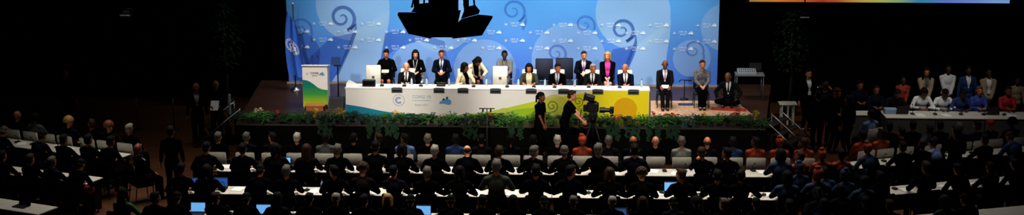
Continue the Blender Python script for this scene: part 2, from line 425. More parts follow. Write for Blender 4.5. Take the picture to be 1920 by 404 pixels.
def hair_mesh(style):
    if style in HAIRC: return HAIRC[style]
    mb = MB()
    def cut(v, lo=.045, yy=-.035):
        if v.y < yy and v.z < lo: return V((v.x*.75, -.035+(v.y+.035)*.2, v.z))
        return v
    if style == 'short':
        mb.ell((0, .02, .042), (.084, .104, .088), fn=lambda v: cut(v, .078, -.02), seg=24, rings=16); mb.ell((0, .06, -.03), (.07, .055, .06))
        mb.caps((-.055, -.045, .095), (.035, -.055, .105), .02, .024)
    elif style == 'bob':
        mb.ell((0, .02, .042), (.09, .108, .092), fn=lambda v: cut(v, .055), seg=24, rings=16)
        for s in (-1, 1): mb.caps((s*.07, .0, .04), (s*.082, .015, -.1), .035, .03); mb.caps((s*.04, .07, .0), (s*.05, .075, -.11), .045, .035)
    elif style == 'long':
        mb.ell((0, .02, .042), (.09, .108, .092), fn=lambda v: cut(v, .055), seg=24, rings=16)
        for s in (-1, 1): mb.caps((s*.072, .0, .04), (s*.095, -.02, -.2), .034, .026); mb.caps((s*.04, .07, .0), (s*.06, .085, -.22), .045, .035)
        mb.caps((0, .08, 0), (0, .09, -.22), .05, .035)
    elif style == 'bun':
        mb.ell((0, .02, .042), (.084, .104, .088), fn=lambda v: cut(v, .05), seg=24, rings=16); mb.ell((0, .06, -.02), (.07, .055, .06)); mb.ell((0, .105, .075), (.05, .045, .045))
    elif style == 'pony':
        mb.ell((0, .02, .042), (.084, .104, .088), fn=lambda v: cut(v, .05), seg=24, rings=16); mb.ell((0, .06, -.02), (.07, .055, .06)); mb.caps((0, .12, .0), (0, .125, -.15), .032, .02)
    elif style == 'curly':
        for k in range(46):
            a = k*2.39996; zz = -.25+1.25*(k+.5)/46; rr = math.sqrt(max(0, 1-zz*zz)) if zz > -.9 else .3
            q = V((rr*math.cos(a)*.095, .025+rr*math.sin(a)*.105, .035+zz*.1))
            if q.y < -.045 and q.z < .055: continue
            mb.ell(q, (.034, .034, .032), seg=8, rings=6)
        mb.ell((0, .03, .04), (.085, .095, .085), fn=lambda v: cut(v, .05))
    elif style == 'fringe':
        mb.ell((0, .07, -.005), (.074, .044, .05))
        for s in (-1, 1): mb.caps((s*.068, .045, .005), (s*.072, .0, .0), .024, .014)
    elif style == 'wrap':
        mb.ell((0, .022, .05), (.096, .112, .095), fn=lambda v: cut(v, .05), seg=24, rings=16); mb.ell((0, .06, -.02), (.08, .06, .06)); mb.ell((.02, .05, .15), (.06, .05, .035))
    elif style == 'cap':
        mb.ell((0, .018, .052), (.09, .108, .085), fn=lambda v: cut(v, .06), seg=24, rings=16); mb.ell((0, -.1, .07), (.06, .06, .012))
    HAIRC[style] = mb.voxel(.009, 2); return HAIRC[style]
def shoe_mesh():
    if 'shoe' in HAIRC: return HAIRC['shoe']
    mb = MB(); mb.caps((0, .04, -.045), (0, -.13, -.055), .045, .036); mb.caps((0, .02, 0), (0, .01, -.045), .047, .048); mb.box((0, -.045, -.081), (.085, .25, .016), bev=.006)
    HAIRC['shoe'] = mb.voxel(.011, 1); return HAIRC['shoe']
def person(pose, loc, rz, label, skin=SK_T, hair=('short', H_BLK), top=BLACK, topname='jacket', bottom=BLACK, skirt=False, shirt=None, wide=None, tie=None, lanyard=None, badge=None, shoes=True, group=None, s=1.):
    D = pose_meshes(pose)
    o = thing('person', label, 'person', loc, rz, group, s)
    link('body', D['body'], [skin, EYE_W, EYE_D, LIP], o)
    if hair: link('cap' if hair[0] == 'cap' else 'headwrap' if hair[0] == 'wrap' else 'hair', hair_mesh(hair[0]), hair[1], o, D['H'])
    t = link(topname, D['tee' if topname == 'short_sleeved_top' else 'top'], top, o)
    link('skirt' if skirt else 'trousers', D['skirt' if skirt else 'bot'], bottom, o)
    for key, m in (('shirt', shirt), ('wide', wide), ('tie', tie), ('lanyard', lanyard), ('badge', badge)):
        if m: link({'wide': 'blouse'}.get(key, key), dec(D, key), m, o)
    if shoes:
        for f in D['feet']: link('shoe', shoe_mesh(), SHOE, o, M.Translation(V((f.x, f.y, f.z))))
    return o
def root_for(pose, px, py, rz, z0, s=1.):
    """floor point that puts the head of a pose at a picture height"""
    h = pose_meshes(pose)['H'] @ V((0, 0, .13)); q = at(px, py, z0+h.z*s)
    off = M.Rotation(rz, 3, 'Z') @ V((h.x, h.y, 0))*s
    return V((q.x-off.x, q.y-off.y, z0))
def root_y(pose, px, y, rz, z0, s=1.):
    """floor point on the line y = const that puts the head in the column px"""
    h = pose_meshes(pose)['H'] @ V((0, 0, .0)); off = M.Rotation(rz, 3, 'Z') @ V((h.x, h.y, 0))*s
    x = 0.
    for _ in range(8):
        q = proj((x+off.x, y+off.y, z0+h.z*s)); x += (px-q[0])/72
    return V((x, y, z0))

# ------------------------------------------------------------------ furniture
def chair_parts(o, pad, frame, hb=.5, w=.46):
    obj('seat', MB().box((0, -.02, .425), (w, .46, .075), bev=.03), pad, o, True)
    q = M.Rotation(-.14, 3, 'X')
    obj('backrest', MB().box((0, .245, .47+hb/2), (w, .055, hb), rot=q, bev=.025), pad, o, True)
    for sx in (-1, 1):
        obj('leg', MB().tube([(sx*.2, -.2, .39), (sx*.21, -.23, 0)], [.014, .012]), frame, o, True)
        obj('leg', MB().tube([(sx*.2, .2, .39), (sx*.21, .25, 0)], [.014, .012]), frame, o, True)
        obj('back_post', MB().tube([(sx*.15, .17, .4), (sx*.15, .215, .47), (sx*.15, .262, .47+hb*.45)], .012), frame, o, True)
    return o
PROTO = {}
def chair(kind, loc, rz, label, group, cat='chair', s=1.):
    if kind not in PROTO:
        o = thing('conference_chair', label, cat, loc, rz, group, s)
        if kind == 'white': chair_parts(o, WPAD, METAL)
        elif kind == 'black': chair_parts(o, mat('black chair upholstery', (8, 8, 9), .85, spec=.06), DMETAL)
        elif kind == 'tall':
            chair_parts(o, WPAD, METAL, .67, .41); obj('badge', MB().box((0, .205, .8), (.07, .006, .07), rot=M.Rotation(-.14, 3, 'X')), mat('grey chair badge', (70, 74, 80), .6), o)
        elif kind == 'navytall': chair_parts(o, mat('dark navy chair upholstery', (24, 30, 52), .7), DMETAL, .62, .5)
        elif kind == 'navy': chair_parts(o, mat('dark navy chair upholstery', (24, 30, 52), .7), DMETAL, .36, .44)
        PROTO[kind] = o; return o
    return dup(PROTO[kind], loc, rz, label, group, s)
def table(L, loc, rz, label, group):
    rz -= PI
    k = ('tab', round(L, 2))
    if k in PROTO: return dup(PROTO[k], loc, rz, label, group)
    o = thing('conference_table', label, 'table', loc, rz, group)
    obj('tabletop', MB().box((0, 0, .725), (L-.012, .62, .03), bev=.008), WPAINT, o)
    obj('modesty_panel', MB().box((0, .26, .42), (L-.1, .018, .5)), TSKIRT, o)
    for sx in (-1, 1): obj('leg', MB().box((sx*(L/2-.06), 0, .355), (.04, .5, .71), bev=.01), DMETAL, o)
    PROTO[k] = o; return o
def laptop(loc, rz, label, scr, group=None):
    rz -= PI
    k = ('lap', scr.name)
    if k in PROTO: return dup(PROTO[k], loc, rz, label, group)
    o = thing('laptop', label, 'laptop', loc, rz, group)
    obj('base', MB().box((0, 0, .01), (.33, .23, .018), bev=.006), PLASTIC, o)
    kb = MB()
    for i in range(5):
        for j in range(12): kb.box((-.14+.0255*j, .07-.024*i, .0205), (.021, .019, .004))
    obj('keyboard', kb, DMETAL, o)
    q = M.Rotation(-.22, 3, 'X')
    ld = obj('lid', MB().box((0, .14, .125), (.33, .008, .225), rot=q, bev=.003), PLASTIC, o)
    obj('screen', MB().box((0, .1345, .125), (.306, .004, .19), rot=q), scr, ld)
    PROTO[k] = o; return o
def microphone(loc, rz, label, group, stem=.3):
    rz -= PI
    k = ('mic', stem)
    if k in PROTO: return dup(PROTO[k], loc, rz, label, group)
    o = thing('desk_microphone', label, 'microphone', loc, rz, group)
    obj('base', MB().box((0, 0, .02), (.1, .13, .04), bev=.012), PLASTIC, o)
    obj('gooseneck', MB().tube([(0, .02, .03), (0, .03, stem*.6), (0, 0, stem*.85), (0, -.05, stem)], .006, 6), DMETAL, o, True)
    obj('head', MB().caps((0, -.05, stem), (0, -.085, stem+.01), .014, .014, 8), RUBBER, o, True)
    PROTO[k] = o; return o
def papers(loc, rz, label, group, n=3):
    k = ('pap', n)
    if k in PROTO: return dup(PROTO[k], loc, rz, label, group)
    mb = MB(); rnd = random.Random(n)
    for i in range(n): mb.box((rnd.uniform(-.02, .02), rnd.uniform(-.02, .02), .002+.003*i), (.21, .297, .0028), rot=M.Rotation(rnd.uniform(-.12, .12), 3, 'Z'))
    o = obj('paper_sheets', mb, PAPER); o.location = loc; o.rotation_euler = (0, 0, rz); tag(o, label, 'papers', group)
    PROTO[k] = o; return o
CLEAR = mat('clear bottle plastic', (190, 205, 215), .15, var=.03)
BCAP = mat('blue bottle cap', (40, 80, 170), .4)
def bottle(loc, label, group):
    if 'bot' in PROTO: return dup(PROTO['bot'], loc, 0, label, group)
    o = thing('water_bottle', label, 'bottle', loc, 0, group)
    obj('bottle_body', MB().lathe([(.028, 0), (.031, .01), (.031, .13), (.026, .16), (.012, .19), (.012, .2)]), CLEAR, o, True)
    obj('cap', MB().lathe([(.014, .198), (.014, .218), (.012, .22)]), BCAP, o, True)
    PROTO['bot'] = o; return o
def cup(loc, label, group):
    if 'cup' in PROTO: return dup(PROTO['cup'], loc, 0, label, group)
    o = thing('drinking_glass', label, 'glass', loc, 0, group)
    obj('glass_bowl', MB().lathe([(.026, 0), (.034, .1), (.031, .1), (.024, .008)]), CLEAR, o, True)
    PROTO['cup'] = o; return o

# ================================================================== the hall
ZS = 1.0                                    # stage height
FLOORM = plank_mat('dark brown floorboards', (108, 64, 28), (90, 52, 20), .5)
HALLBLK = mat('black drape', (5, 5, 5), .95, var=.3, nscale=3, spec=.05)
struct('floor', MB().box((0, -9, -.05), (44, 44, .1)), FLOORM)
struct('ceiling', MB().box((0, -11, 11.55), (44, 56, .1)), HALLBLK)
def drape(name, p0, p1, h):
    p0, p1 = V(p0), V(p1); d = p1-p0; n = int(d.length*5); u = d.normalized(); w = V((-u.y, u.x, 0)); vs = []; fs = []
    for i in range(n+1):
        q = p0+d*(i/n)+w*.07*math.sin(i*1.9); vs += [q, q+V((0, 0, h))]
    for i in range(n): fs.append((2*i, 2*i+2, 2*i+3, 2*i+1))
    return struct(name, MB().add(vs, fs), HALLBLK, True)
drape('wall_back', (-21, 6.6, 0), (21, 6.6, 0), 11.4)
drape('wall_left', (-21, -30, 0), (-21, 6.6, 0), 11.4)
drape('wall_right', (21, 6.6, 0), (21, -30, 0), 11.4)
# stage platform
fl, fr = at(436, 239, ZS), at(1436, 243, ZS)
STF = -.92
bl, br_ = at(500, 166, ZS), at(1432, 168, ZS)
poly = [V((fl.x, STF, 0)), V((fr.x, STF, 0)), V((br_.x+.3, 4.6, 0)), V((bl.x-.4, 4.6, 0))]
stg = MB(); n = 4; vs = [V((p.x, p.y, .001)) for p in poly]+[V((p.x, p.y, ZS)) for p in poly]
stg.add(vs, [(4, 5, 6, 7)], 0); stg.add(vs, [(0, 1, 5, 4), (1, 2, 6, 5), (2, 3, 7, 6), (3, 0, 4, 7)], 1)
st = obj('floor_stage', stg, [plank_mat('stage floorboards', (96, 66, 56), (84, 56, 46), .35), mat('black stage skirt', (9, 9, 7), .9, var=.3, nscale=5, spec=.05)]); st['kind'] = 'structure'
eg = MB(); eg.box(((fl.x+fr.x)/2, STF-.012, ZS-.02), (fr.x-fl.x, .02, .035)); struct('trim_1', eg, mat('worn grey stage edging', (58, 56, 50), .5))

# ------------------------------------------------------------------ backdrop
BY = 4.2
def bp(px, py, k=0): q = atY(px, py, BY); return V((q.x, BY-.004*k, q.z))
bx0 = atY(538.5, 60, BY).x; bx1 = atY(1347.5, 60, BY).x; bz0 = ZS+.05; bz1 = 5.0
bd = thing('backdrop', 'tall blue stage backdrop printed with pale shell spirals and rows of white logos', 'backdrop', (0, BY, ZS))
inv = M.Translation((0, -BY, -ZS))
def bobj(name, mb, m, sm=False):
    return obj(name, mb, m, bd, sm, inv)
BACK = ramp_mat('printed blue backdrop', 'Z', bz0, 3.7, [(0, (84, 128, 216)), (.35, (90, 138, 214)), (.7, (96, 156, 216)), (1, (98, 168, 222))], .7)
bobj('panel', MB().box(((bx0+bx1)/2, BY+.05, (bz0+bz1)/2), (bx1-bx0, .1, bz1-bz0)), BACK)
def clip(pts):
    def half(p, f, ix):
        out = []
        for i in range(len(p)):
            a, b = p[i-1], p[i]; fa, fb = f(a), f(b)
            if fa >= 0 and fb >= 0: out.append(b)
            elif fa >= 0 > fb: out.append(a.lerp(b, fa/(fa-fb)))
            elif fb >= 0 > fa: out += [a.lerp(b, fa/(fa-fb)), b]
        return out
    for f in (lambda q: q.x-bx0-.002, lambda q: bx1-.002-q.x, lambda q: q.z-bz0-.01, lambda q: bz1-.01-q.z):
        if pts: pts = half(pts, f, 0)
    return pts
def disc(cx, cy, r, k=1, ry=None):
    c = bp(cx, cy, k); rr = r/65.2; 
    return clip([c+V((rr*math.cos(a), 0, rr*(ry or 1)*math.sin(a))) for a in [2*PI*i/72 for i in range(72)]])
def tail(pts, k=1): return clip([bp(x, y, k) for x, y in pts])
def spiral_pts(cx, cy, r, turns=1.6, a0=0., dirn=1, rmin=.12):
    c = bp(cx, cy, 0); out = []
    N = 70
    for i in range(N+1):
        t = i/N; a = a0+dirn*turns*2*PI*t; q = r/65.2*(rmin+(1-rmin)*t)
        out.append(c+V((q*math.cos(a), 0, q*math.sin(a))))
    return out
def ribbon(mb, pts, w, y):
    vs = []; n = len(pts); fs = []
    for i, p in enumerate(pts):
        t = (pts[min(i+1, n-1)]-pts[max(i-1, 0)]).normalized(); nn = V((-t.z, 0, t.x)); ww = w*(.35+.65*min(1, i/n*1.6))
        vs += [V((p.x, y, p.z))+nn*ww, V((p.x, y, p.z))-nn*ww]
    for i in range(n-1):
        if all(bx0 < vs[j].x < bx1 and bz0 < vs[j].z < bz1 for j in (2*i, 2*i+1, 2*i+2, 2*i+3)): fs.append((2*i, 2*i+1, 2*i+3, 2*i+2))
    mb.add(vs, fs)
PALE = film_mat('pale blue print', (186, 220, 242), .52); PALE2 = film_mat('faint pale blue print', (178, 214, 242), .42)
DEEP = film_mat('deep blue print', (56, 98, 176), .5); DEEP2 = film_mat('faint deep blue print', (56, 96, 190), .3)
dm = MB()
# big shell on the lectern side: disc and its falling tail
dm.poly(disc(661, 8, 71, 1))
dm.poly(tail([(731, 20), (729, 45), (722, 72), (714, 110), (711, 160), (618, 160), (636, 132), (652, 98), (662, 66), (664, 60)], 1.4))
dm.poly(disc(1187, 24, 71, 1))
dm.poly(tail([(1258, 36), (1256, 70), (1250, 104), (1246, 164), (1168, 164), (1178, 130), (1190, 104), (1196, 84)], 1.4))
bobj('shell_print', dm, PALE)
dm = MB(); dm.poly(disc(785, 134, 57, 2)); dm.poly(disc(909, 132, 60, 2.3)); dm.poly(disc(1066, 112, 71, 2.6)); dm.poly(disc(1360, 52, 46, 2)); dm.poly(disc(1297, 110, 36, 2.1))
dm.poly(disc(826, 40, 60, 2.2)); bobj('disc_print', dm, PALE2)
dm = MB(); dm.poly(tail([(664, 62), (652, 98), (636, 132), (618, 160), (566, 160), (580, 110), (620, 70)], 3)); dm.poly(tail([(1196, 84), (1188, 104), (1178, 130), (1168, 164), (1140, 164), (1140, 110), (1150, 92)], 3)); dm.poly(disc(560, 100, 42, 3.3))
dm.poly(tail([(722, 62), (750, 56), (800, 66), (834, 78), (838, 110), (822, 86), (785, 76), (740, 92), (712, 120)], 3)); bobj('deep_blue_print', dm, DEEP2)  # darker blue wedges, disc and arc of the printed design
sp = MB()
def spiral(cx, cy, r, w, turns, a0, dirn, ext=None):
    p = spiral_pts(cx, cy, r, turns, a0, dirn)
    if ext: p += [bp(x, y) for x, y in ext]
    ribbon(sp, p, w, BY-.016)
spiral(641, 33, 27, .05, 1.55, R(130), -1, [(668, 46), (666, 60), (658, 82), (646, 108), (632, 140)])
spiral(1166, 56, 24, .045, 1.55, R(130), -1, [(1192, 66), (1192, 80), (1184, 98), (1174, 124)])
bobj('spiral_print', sp, DEEP)
sp = MB()
spiral(1043, 100, 20, .035, 1.5, R(120), -1, [(1063, 108), (1063, 128), (1056, 152)])
spiral(962, 20, 24, .035, 1.5, R(120), -1, [(986, 28), (986, 40), (980, 56)])
spiral(563, 54, 22, .03, 1.4, R(150), -1, [(585, 62), (585, 80)])
spiral(1096, 46, 20, .03, 1.4, R(120), -1, [(1116, 54)])
spiral(1300, 94, 20, .03, 1.4, R(120), -1, [(1320, 104), (1316, 130)])
bobj('faint_spiral_print', sp, DEEP2)
def text_mesh(body, size, bold=0):
    c = bpy.data.curves.new('lettering', 'FONT'); c.body = body; c.size = size; c.align_x = 'CENTER'; c.align_y = 'CENTER'; c.offset = bold
    o = bpy.data.objects.new('t', c); COL.objects.link(o); dg = bpy.context.evaluated_depsgraph_get(); dg.update()
    me = bpy.data.meshes.new_from_object(o.evaluated_get(dg)); bpy.data.objects.remove(o)
    vs = [v.co.copy() for v in me.vertices]; fs = [tuple(p.vertices) for p in me.polygons]; bpy.data.meshes.remove(me)
    return vs, fs
TX = {k: text_mesh(k, s, b) for k, s, b in (('COP23', .1, .003), ('FIJI', .1, .003), ('UN CLIMATE CHANGE CONFERENCE', .03, .001), ('BONN 2017', .06, .002))}
def put_text(mb, key, c, s=1.):
    vs, fs = TX[key]; mb.add([c+V((v.x*s, 0, v.y*s)) for v in vs], fs)
def emblem(mb, c, r, leaf=14):
    """round emblem: a ring of leaves about a swirl"""
    for i in range(leaf):
        a = -PI/2+2*PI*(i+.5)/leaf; p = c+V((math.cos(a)*r*.88, 0, math.sin(a)*r*.88)); t = V((-math.sin(a), 0, math.cos(a))); n = V((math.cos(a), 0, math.sin(a)))
        mb.poly([p-t*r*.15, p+n*r*.08, p+t*r*.15, p-n*r*.08])
    arc = [c+V((math.cos(a), 0, math.sin(a)))*r*.45 for a in [R(45)+R(280)*i/20 for i in range(21)]]
    for i in range(20):
        q0, q1 = arc[i], arc[i+1]; mb.poly([c+(q0-c)*.6, c+(q1-c)*.6, c+(q1-c)*1.25, c+(q0-c)*1.25])
def island(mb, mb2, c, w):
    """wave under a little island with palms"""
    def e(x, z): return c+V((x*w, 0, z*w))
    mb.poly([e(-.5, -.05), e(-.3, .05), e(-.1, .12), (e(.1, .2)), e(.35, .2), e(.5, .05), e(.5, -.12), e(.42, -.25), e(.2, -.28), e(0, -.2), e(-.25, -.18), e(-.5, -.2)])
    mb2.poly([e(-.28, .06), e(-.2, .26), e(-.05, .24), e(0, .15)])
    mb2.poly([e(.02, .2), e(.08, .3), e(.04, .42), e(.12, .36), (e(.16, .46)), e(.2, .38), e(.3, .36), e(.22, .3), e(.24, .2)])
lm = MB()
for x0, y0, xs in ((604, 44.3, range(9)), (650, 59.3, range(-1, 8)), (604, 74.3, range(9)), (650, 88.6, range(-1, 8))):
    for k in xs:
        cx = x0+89.9*k; cy = y0+.0049*(cx-x0)
        for dx, typ in ((-15, 0), (0, 1), (15.6, 2)):
            x = cx+dx
            if not 543 < x < 1344: continue
            c = bp(x, cy, 5)
            if typ == 0: emblem(lm, c, .055, 10); lm.poly([c+V((.033*math.cos(a), 0, .033*math.sin(a))) for a in [2*PI*i/14 for i in range(14)]])
            elif typ == 1:
                put_text(lm, 'COP23', c+V((-.03, 0, .045)), .42); put_text(lm, 'FIJI', c+V((.1, 0, .045)), .42); put_text(lm, 'UN CLIMATE CHANGE CONFERENCE', c+V((.02, 0, 0)), .5); put_text(lm, 'BONN 2017', c+V((.02, 0, -.045)), .55)
            else: island(lm, lm, c, .15)
bobj('logo_print', lm, film_mat('white print', (238, 244, 250), .75))
struct('trim_2', MB().box(((bx0+bx1)/2, BY-.03, ZS+.025), (bx1-bx0+.1, .08, .05)), mat('pale sill under the backdrop', (160, 144, 126), .6))

# ------------------------------------------------------------------ stage table with printed front
TX0 = atY(648.5, 190, 0).x; TX1 = atY(1217, 190, 0).x; TZ = ZS+.80
tb = thing('podium_table', 'long white stage table with printed wave front in teal, green and yellow', 'table', ((TX0+TX1)/2, 0, ZS))
tinv = M.Translation((-(TX0+TX1)/2, 0, -ZS))
def tobj(name, mb, m, sm=False): return obj(name, mb, m, tb, sm, tinv)
WTAB = mat('white lacquered board', (232, 228, 222), .4, var=.02, nscale=3)
tobj('tabletop', MB().box(((TX0+TX1)/2, .25, TZ-.02), (TX1-TX0+.04, .52, .04), bev=.008), WTAB)
tobj('front_panel', MB().box(((TX0+TX1)/2, .02, ZS+.385), (TX1-TX0, .036, .77)), WTAB)
for x in (TX0+.02, (TX0*2+TX1)/3, (TX0+TX1*2)/3, TX1-.02): tobj('support_panel', MB().box((x, .26, ZS+.38), (.036, .44, .76)), WTAB)
def tp(px, py, k=1): q = atY(px, py, 0); return V((min(max(q.x, TX0+.003), TX1-.003), -.002-.004*k, min(max(q.z, ZS+.003), ZS+.765)))
def area(top, base, k):
    """area between a curve and the foot of the panel"""
    mb = MB(); vs = []
    for x, y in top: vs += [tp(x, y, k), tp(x, base, k)]
    return mb.add(vs, [(2*i, 2*i+1, 2*i+3, 2*i+2) for i in range(len(top)-1)])
def smooth(pts, n=6):
    out = []
    for i in range(len(pts)-1):
        p0, p1, p2, p3 = pts[max(i-1, 0)], pts[i], pts[i+1], pts[min(i+2, len(pts)-1)]
        for k in range(n):
            t = k/n; out.append(tuple(.5*((2*p1[j])+(-p0[j]+p2[j])*t+(2*p0[j]-5*p1[j]+4*p2[j]-p3[j])*t*t+(-p0[j]+3*p1[j]-3*p2[j]+p3[j])*t**3) for j in (0, 1)))
    return out+[pts[-1]]
tobj('teal_wave_print', area(smooth([(648, 196), (680, 201), (720, 209), (760, 214), (800, 217), (830, 218.5)]), 226, 1),
     ramp_mat('teal wave ink', 'X', TX0, TX0+2.6, [(0, (24, 130, 158)), (.5, (28, 138, 160)), (1, (70, 150, 120))], .5))
gw = smooth([(832, 219.5), (862, 216), (905, 211), (950, 202.5), (1000, 191), (1050, 182), (1100, 174.5), (1150, 168.5), (1185, 166), (1217, 165)])
tobj('green_wave_print', area(gw, 228, 1), ramp_mat('green to yellow ink', 'X', atY(832, 200, 0).x, TX1, [(0, (110, 178, 120)), (.2, (156, 196, 84)), (.42, (186, 206, 60)), (.62, (222, 214, 30)), (1, (228, 208, 24))], .5))
lw_ = smooth([(880, 218), (930, 212), (990, 203), (1050, 200), (1110, 206), (1160, 222)])
tobj('lime_wave_print', area(lw_, 227, 1.5), film_mat('lime ink', (150, 204, 60), .35))
def tdisc(cx, cy, r, k):
    c = tp(cx, cy, k); rr = r/69.5
    return [V((min(max(c.x+rr*math.cos(a), TX0), TX1), c.y, min(max(c.z+rr*math.sin(a), ZS+.01), ZS+.765))) for a in [2*PI*i/40 for i in range(40)]]
film_mat('pale lime ink', (222, 220, 110), .5)
for dd in ((946, 219, 17), (1040, 204, 27)): tobj('disc_print', MB().poly(tdisc(*dd, 2)), MATS['pale lime ink'])
tobj('orange_disc_print', MB().poly(tdisc(1172, 205, 22, 2.5)), film_mat('amber ink', (232, 178, 24), .5))
sp = MB(); c0 = tp(1035, 199, 3); pts = []
for i in range(60): t = i/59; a = R(120)-2*PI*1.6*t; q = .17*(.12+.88*t); pts.append(c0+V((q*math.cos(a), 0, q*math.sin(a))))
def ribbon2(mb, pts, w):
    vs = []
    for i, p in enumerate(pts):
        t = (pts[min(i+1, len(pts)-1)]-pts[max(i-1, 0)]).normalized(); n = V((-t.z, 0, t.x)); vs += [p+n*w, p-n*w]
    mb.add(vs, [(2*i, 2*i+1, 2*i+3, 2*i+2) for i in range(len(pts)-1)])
ribbon2(sp, pts, .014); c0 = tp(1084, 190, 3); ribbon2(sp, [c0+(p-pts[0])*.8 for p in pts], .011)
tobj('spiral_print', sp, film_mat('olive ink', (108, 138, 40), .7))
em = MB(); emblem(em, tp(747.5, 188, 3), .17, 16); tobj('round_emblem', em, mat('blue grey ink', (160, 170, 205), .6))
wm, wm2 = MB(), MB(); island(wm, wm2, tp(835, 190.5, 3), .32); tobj('wave_emblem', wm, mat('wave blue ink', (104, 160, 216), .6)); tobj('palm_emblem', wm2, mat('dark green ink', (52, 80, 66), .6))
lt = MB(); c = tp(790, 181.5, 3); put_text(lt, 'COP23', c+V((-.07, 0, 0)), 1.15); put_text(lt, 'FIJI', c+V((.2, 0, 0)), 1.0); put_text(lt, 'UN CLIMATE CHANGE CONFERENCE', tp(790, 188.5, 3), 1.0); put_text(lt, 'BONN 2017', tp(790, 197, 3), 1.15)
tobj('lettering', lt, mat('pale grey ink', (196, 205, 212), .6))

# things on the stage table
PLATE = mat('grey name plate', (88, 88, 86), .5)
persons_front = {744: 'the balding man in dark suit', 823: 'the brown-haired person with white badge', 868: 'the woman in cream jacket', 929: 'the empty white chair at the centre', 996: 'the woman in olive jacket', 1057: 'the black-haired man in black suit', 1121: 'the silver-haired man', 1188: 'the bald man near the table end'}
for px, who in persons_front.items():
    q = atY(px, 167.5, -.03); o = thing('name_plate', 'dark name plate on the stage table edge before '+who, 'name plate', (q.x, -.012, TZ), 0, 'name plates on the stage table')
    obj('plate', MB().box((0, -.008, -.06), (.29, .012, .135), bev=.004), PLATE, o); obj('dark_strip', MB().box((0, -.016, -.075), (.25, .006, .05)), PLASTIC, o); obj('hook', MB().box((0, .012, .004), (.2, .05, .006)), PLASTIC, o)
o = thing('table_monitor', 'low black monitor box standing on the lectern end of the stage table', 'monitor', (atY(691.5, 162, .15).x, .2, TZ))
obj('housing', MB().box((0, 0, .085), (.34, .16, .17), bev=.012), PLASTIC, o); obj('screen', MB().box((0, -.083, .09), (.3, .004, .12)), mat('unlit screen', (14, 15, 18), .2), o)
def tab_at(px, y=.3): return V((atY(px, 160, y).x, y, TZ))
for px, nm in ((716, 'beside the empty chair with the black monitor box'), (758, 'before the balding man'), (789, 'below the long-haired woman with lanyard'), (888, 'before the woman in cream jacket'), (951, 'beside the white central chair'), (1001, 'before the woman in olive jacket'), (1040, 'before the black-haired man in black suit'), (1104, 'before the silver-haired man'), (1162, 'before the man at the yellow table end')):
    microphone(tab_at(px, .22), 0, 'slim black microphone on the stage table '+nm, 'microphones on the stage table', .26)
for px, nm in ((772, 'beside the balding man'), (800, 'below the seated woman in black with lanyard'), (842, 'under the brown-haired woman'), (912, 'between cream jacket and empty central chair'), (972, 'just past the white central chair'), (1022, 'between olive jacket and black suit'), (1078, 'beside the black-haired man'), (1140, 'between the silver-haired man and the bald man'), (1203, 'at the yellow end')):
    bottle(tab_at(px, .36), 'clear water bottle on the stage table '+nm, 'bottles on the stage table')
for px, nm in ((780, 'near the balding man'), (875, 'under the hands of the woman in cream'), (992, 'before the woman in olive jacket'), (1112, 'under the hands of the silver-haired man'), (1160, 'before the bald man'), (1208, 'at the yellow end')):
    papers(tab_at(px, .18)+V((0, 0, .001)), PI/2, 'white papers on the stage table '+nm, 'papers on the stage table', 3)
o = obj('phone_handset', MB().box((0, 0, .03), (.24, .16, .06), bev=.02).box((0, .02, .075), (.26, .05, .04), bev=.015), PLASTIC); o.location = tab_at(827, .3); tag(o, 'dark desk telephone on stage table below the brown-haired seated person', 'telephone')
o = obj('white_card', MB().prism([(-.16, 0, 0), (.16, 0, 0), (.16, .0, .05), (-.08, 0, .17), (-.16, 0, .06)], (0, .012, 0)), PAPER); o.location = tab_at(660, .2); tag(o, 'folded white card standing on the lectern end of the stage table', 'card')

# chairs on stage
SCH = 'white high-back chairs behind the stage table'
def ychair(px, y): q = atY(px, 150, y); return V((q.x, y, ZS))
for px, y, nm in ((698, 1.15, 'white high-back chair standing empty behind the black monitor box'), (937, 1.15, 'white high-back chair standing empty at the centre of the stage table')):
    o = chair('tall', ychair(px, y), PI if False else 0, nm, SCH)
for px, y, nm in ((1020, 2.5, 'dark navy chair standing empty behind the woman in olive jacket'), (1058, 2.6, 'dark navy chair standing empty behind the black-haired man')):
    chair('navytall', ychair(px, y), 0, nm, 'navy chairs in the back row on stage')

# people on stage ---------------------------------------------------
def stage_person(pose, px, y, label, rz=0, s=.935, seat=None, z=ZS, clabel=None, **k):
    loc = root_y(pose, px, y, rz, z, s)
    o = person(pose, loc, rz, label, s=s, **k)
    if seat: chair(seat, loc, rz, clabel, SCH if seat in ('tall', 'white') else 'navy chairs in the back row on stage', s=.96)
    return o
F = .98
stage_person('table', 762, F, 'balding man in dark suit and white shirt seated at the stage table', seat='tall', clabel='white high-back chair under the balding man at the stage table', skin=SK_L, hair=('fringe', H_BRN), top=CHAR, shirt=WHITE, tie=CHAR, group='panel at the stage table')
stage_person('profile', 872, F, 'black-haired woman in cream jacket turned sideways at the stage table', seat='tall', clabel='white high-back chair under the woman turned sideways in cream', skin=SK_B, hair=('bob', H_BLK), top=CREAM, wide=BLACK, skirt=True, bottom=CREAM, group='panel at the stage table')
stage_person('tablew', 992, F, 'dark-haired woman in olive jacket and cream blouse seated at the stage table', seat='tall', clabel='white high-back chair under the woman in olive jacket', skin=SK_T, hair=('bob', H_BLK), top=OLIVE, wide=CREAM, group='panel at the stage table')
stage_person('tabler', 1046, F, 'black-haired man in black suit with lanyard seated at the stage table', seat='tall', clabel='white high-back chair under the black-haired man in black suit', skin=SK_T, hair=('short', H_BLK), top=BLACK, shirt=WHITE, wide=None, tie=GREY, lanyard=LBLUE, group='panel at the stage table')
stage_person('tabler', 1112, F, 'silver-haired man in dark suit and tie seated at the stage table', seat='tall', clabel='white high-back chair under the silver-haired man', skin=SK_T, hair=('short', H_SIL), top=CHAR, shirt=WHITE, tie=BLACK, group='panel at the stage table')
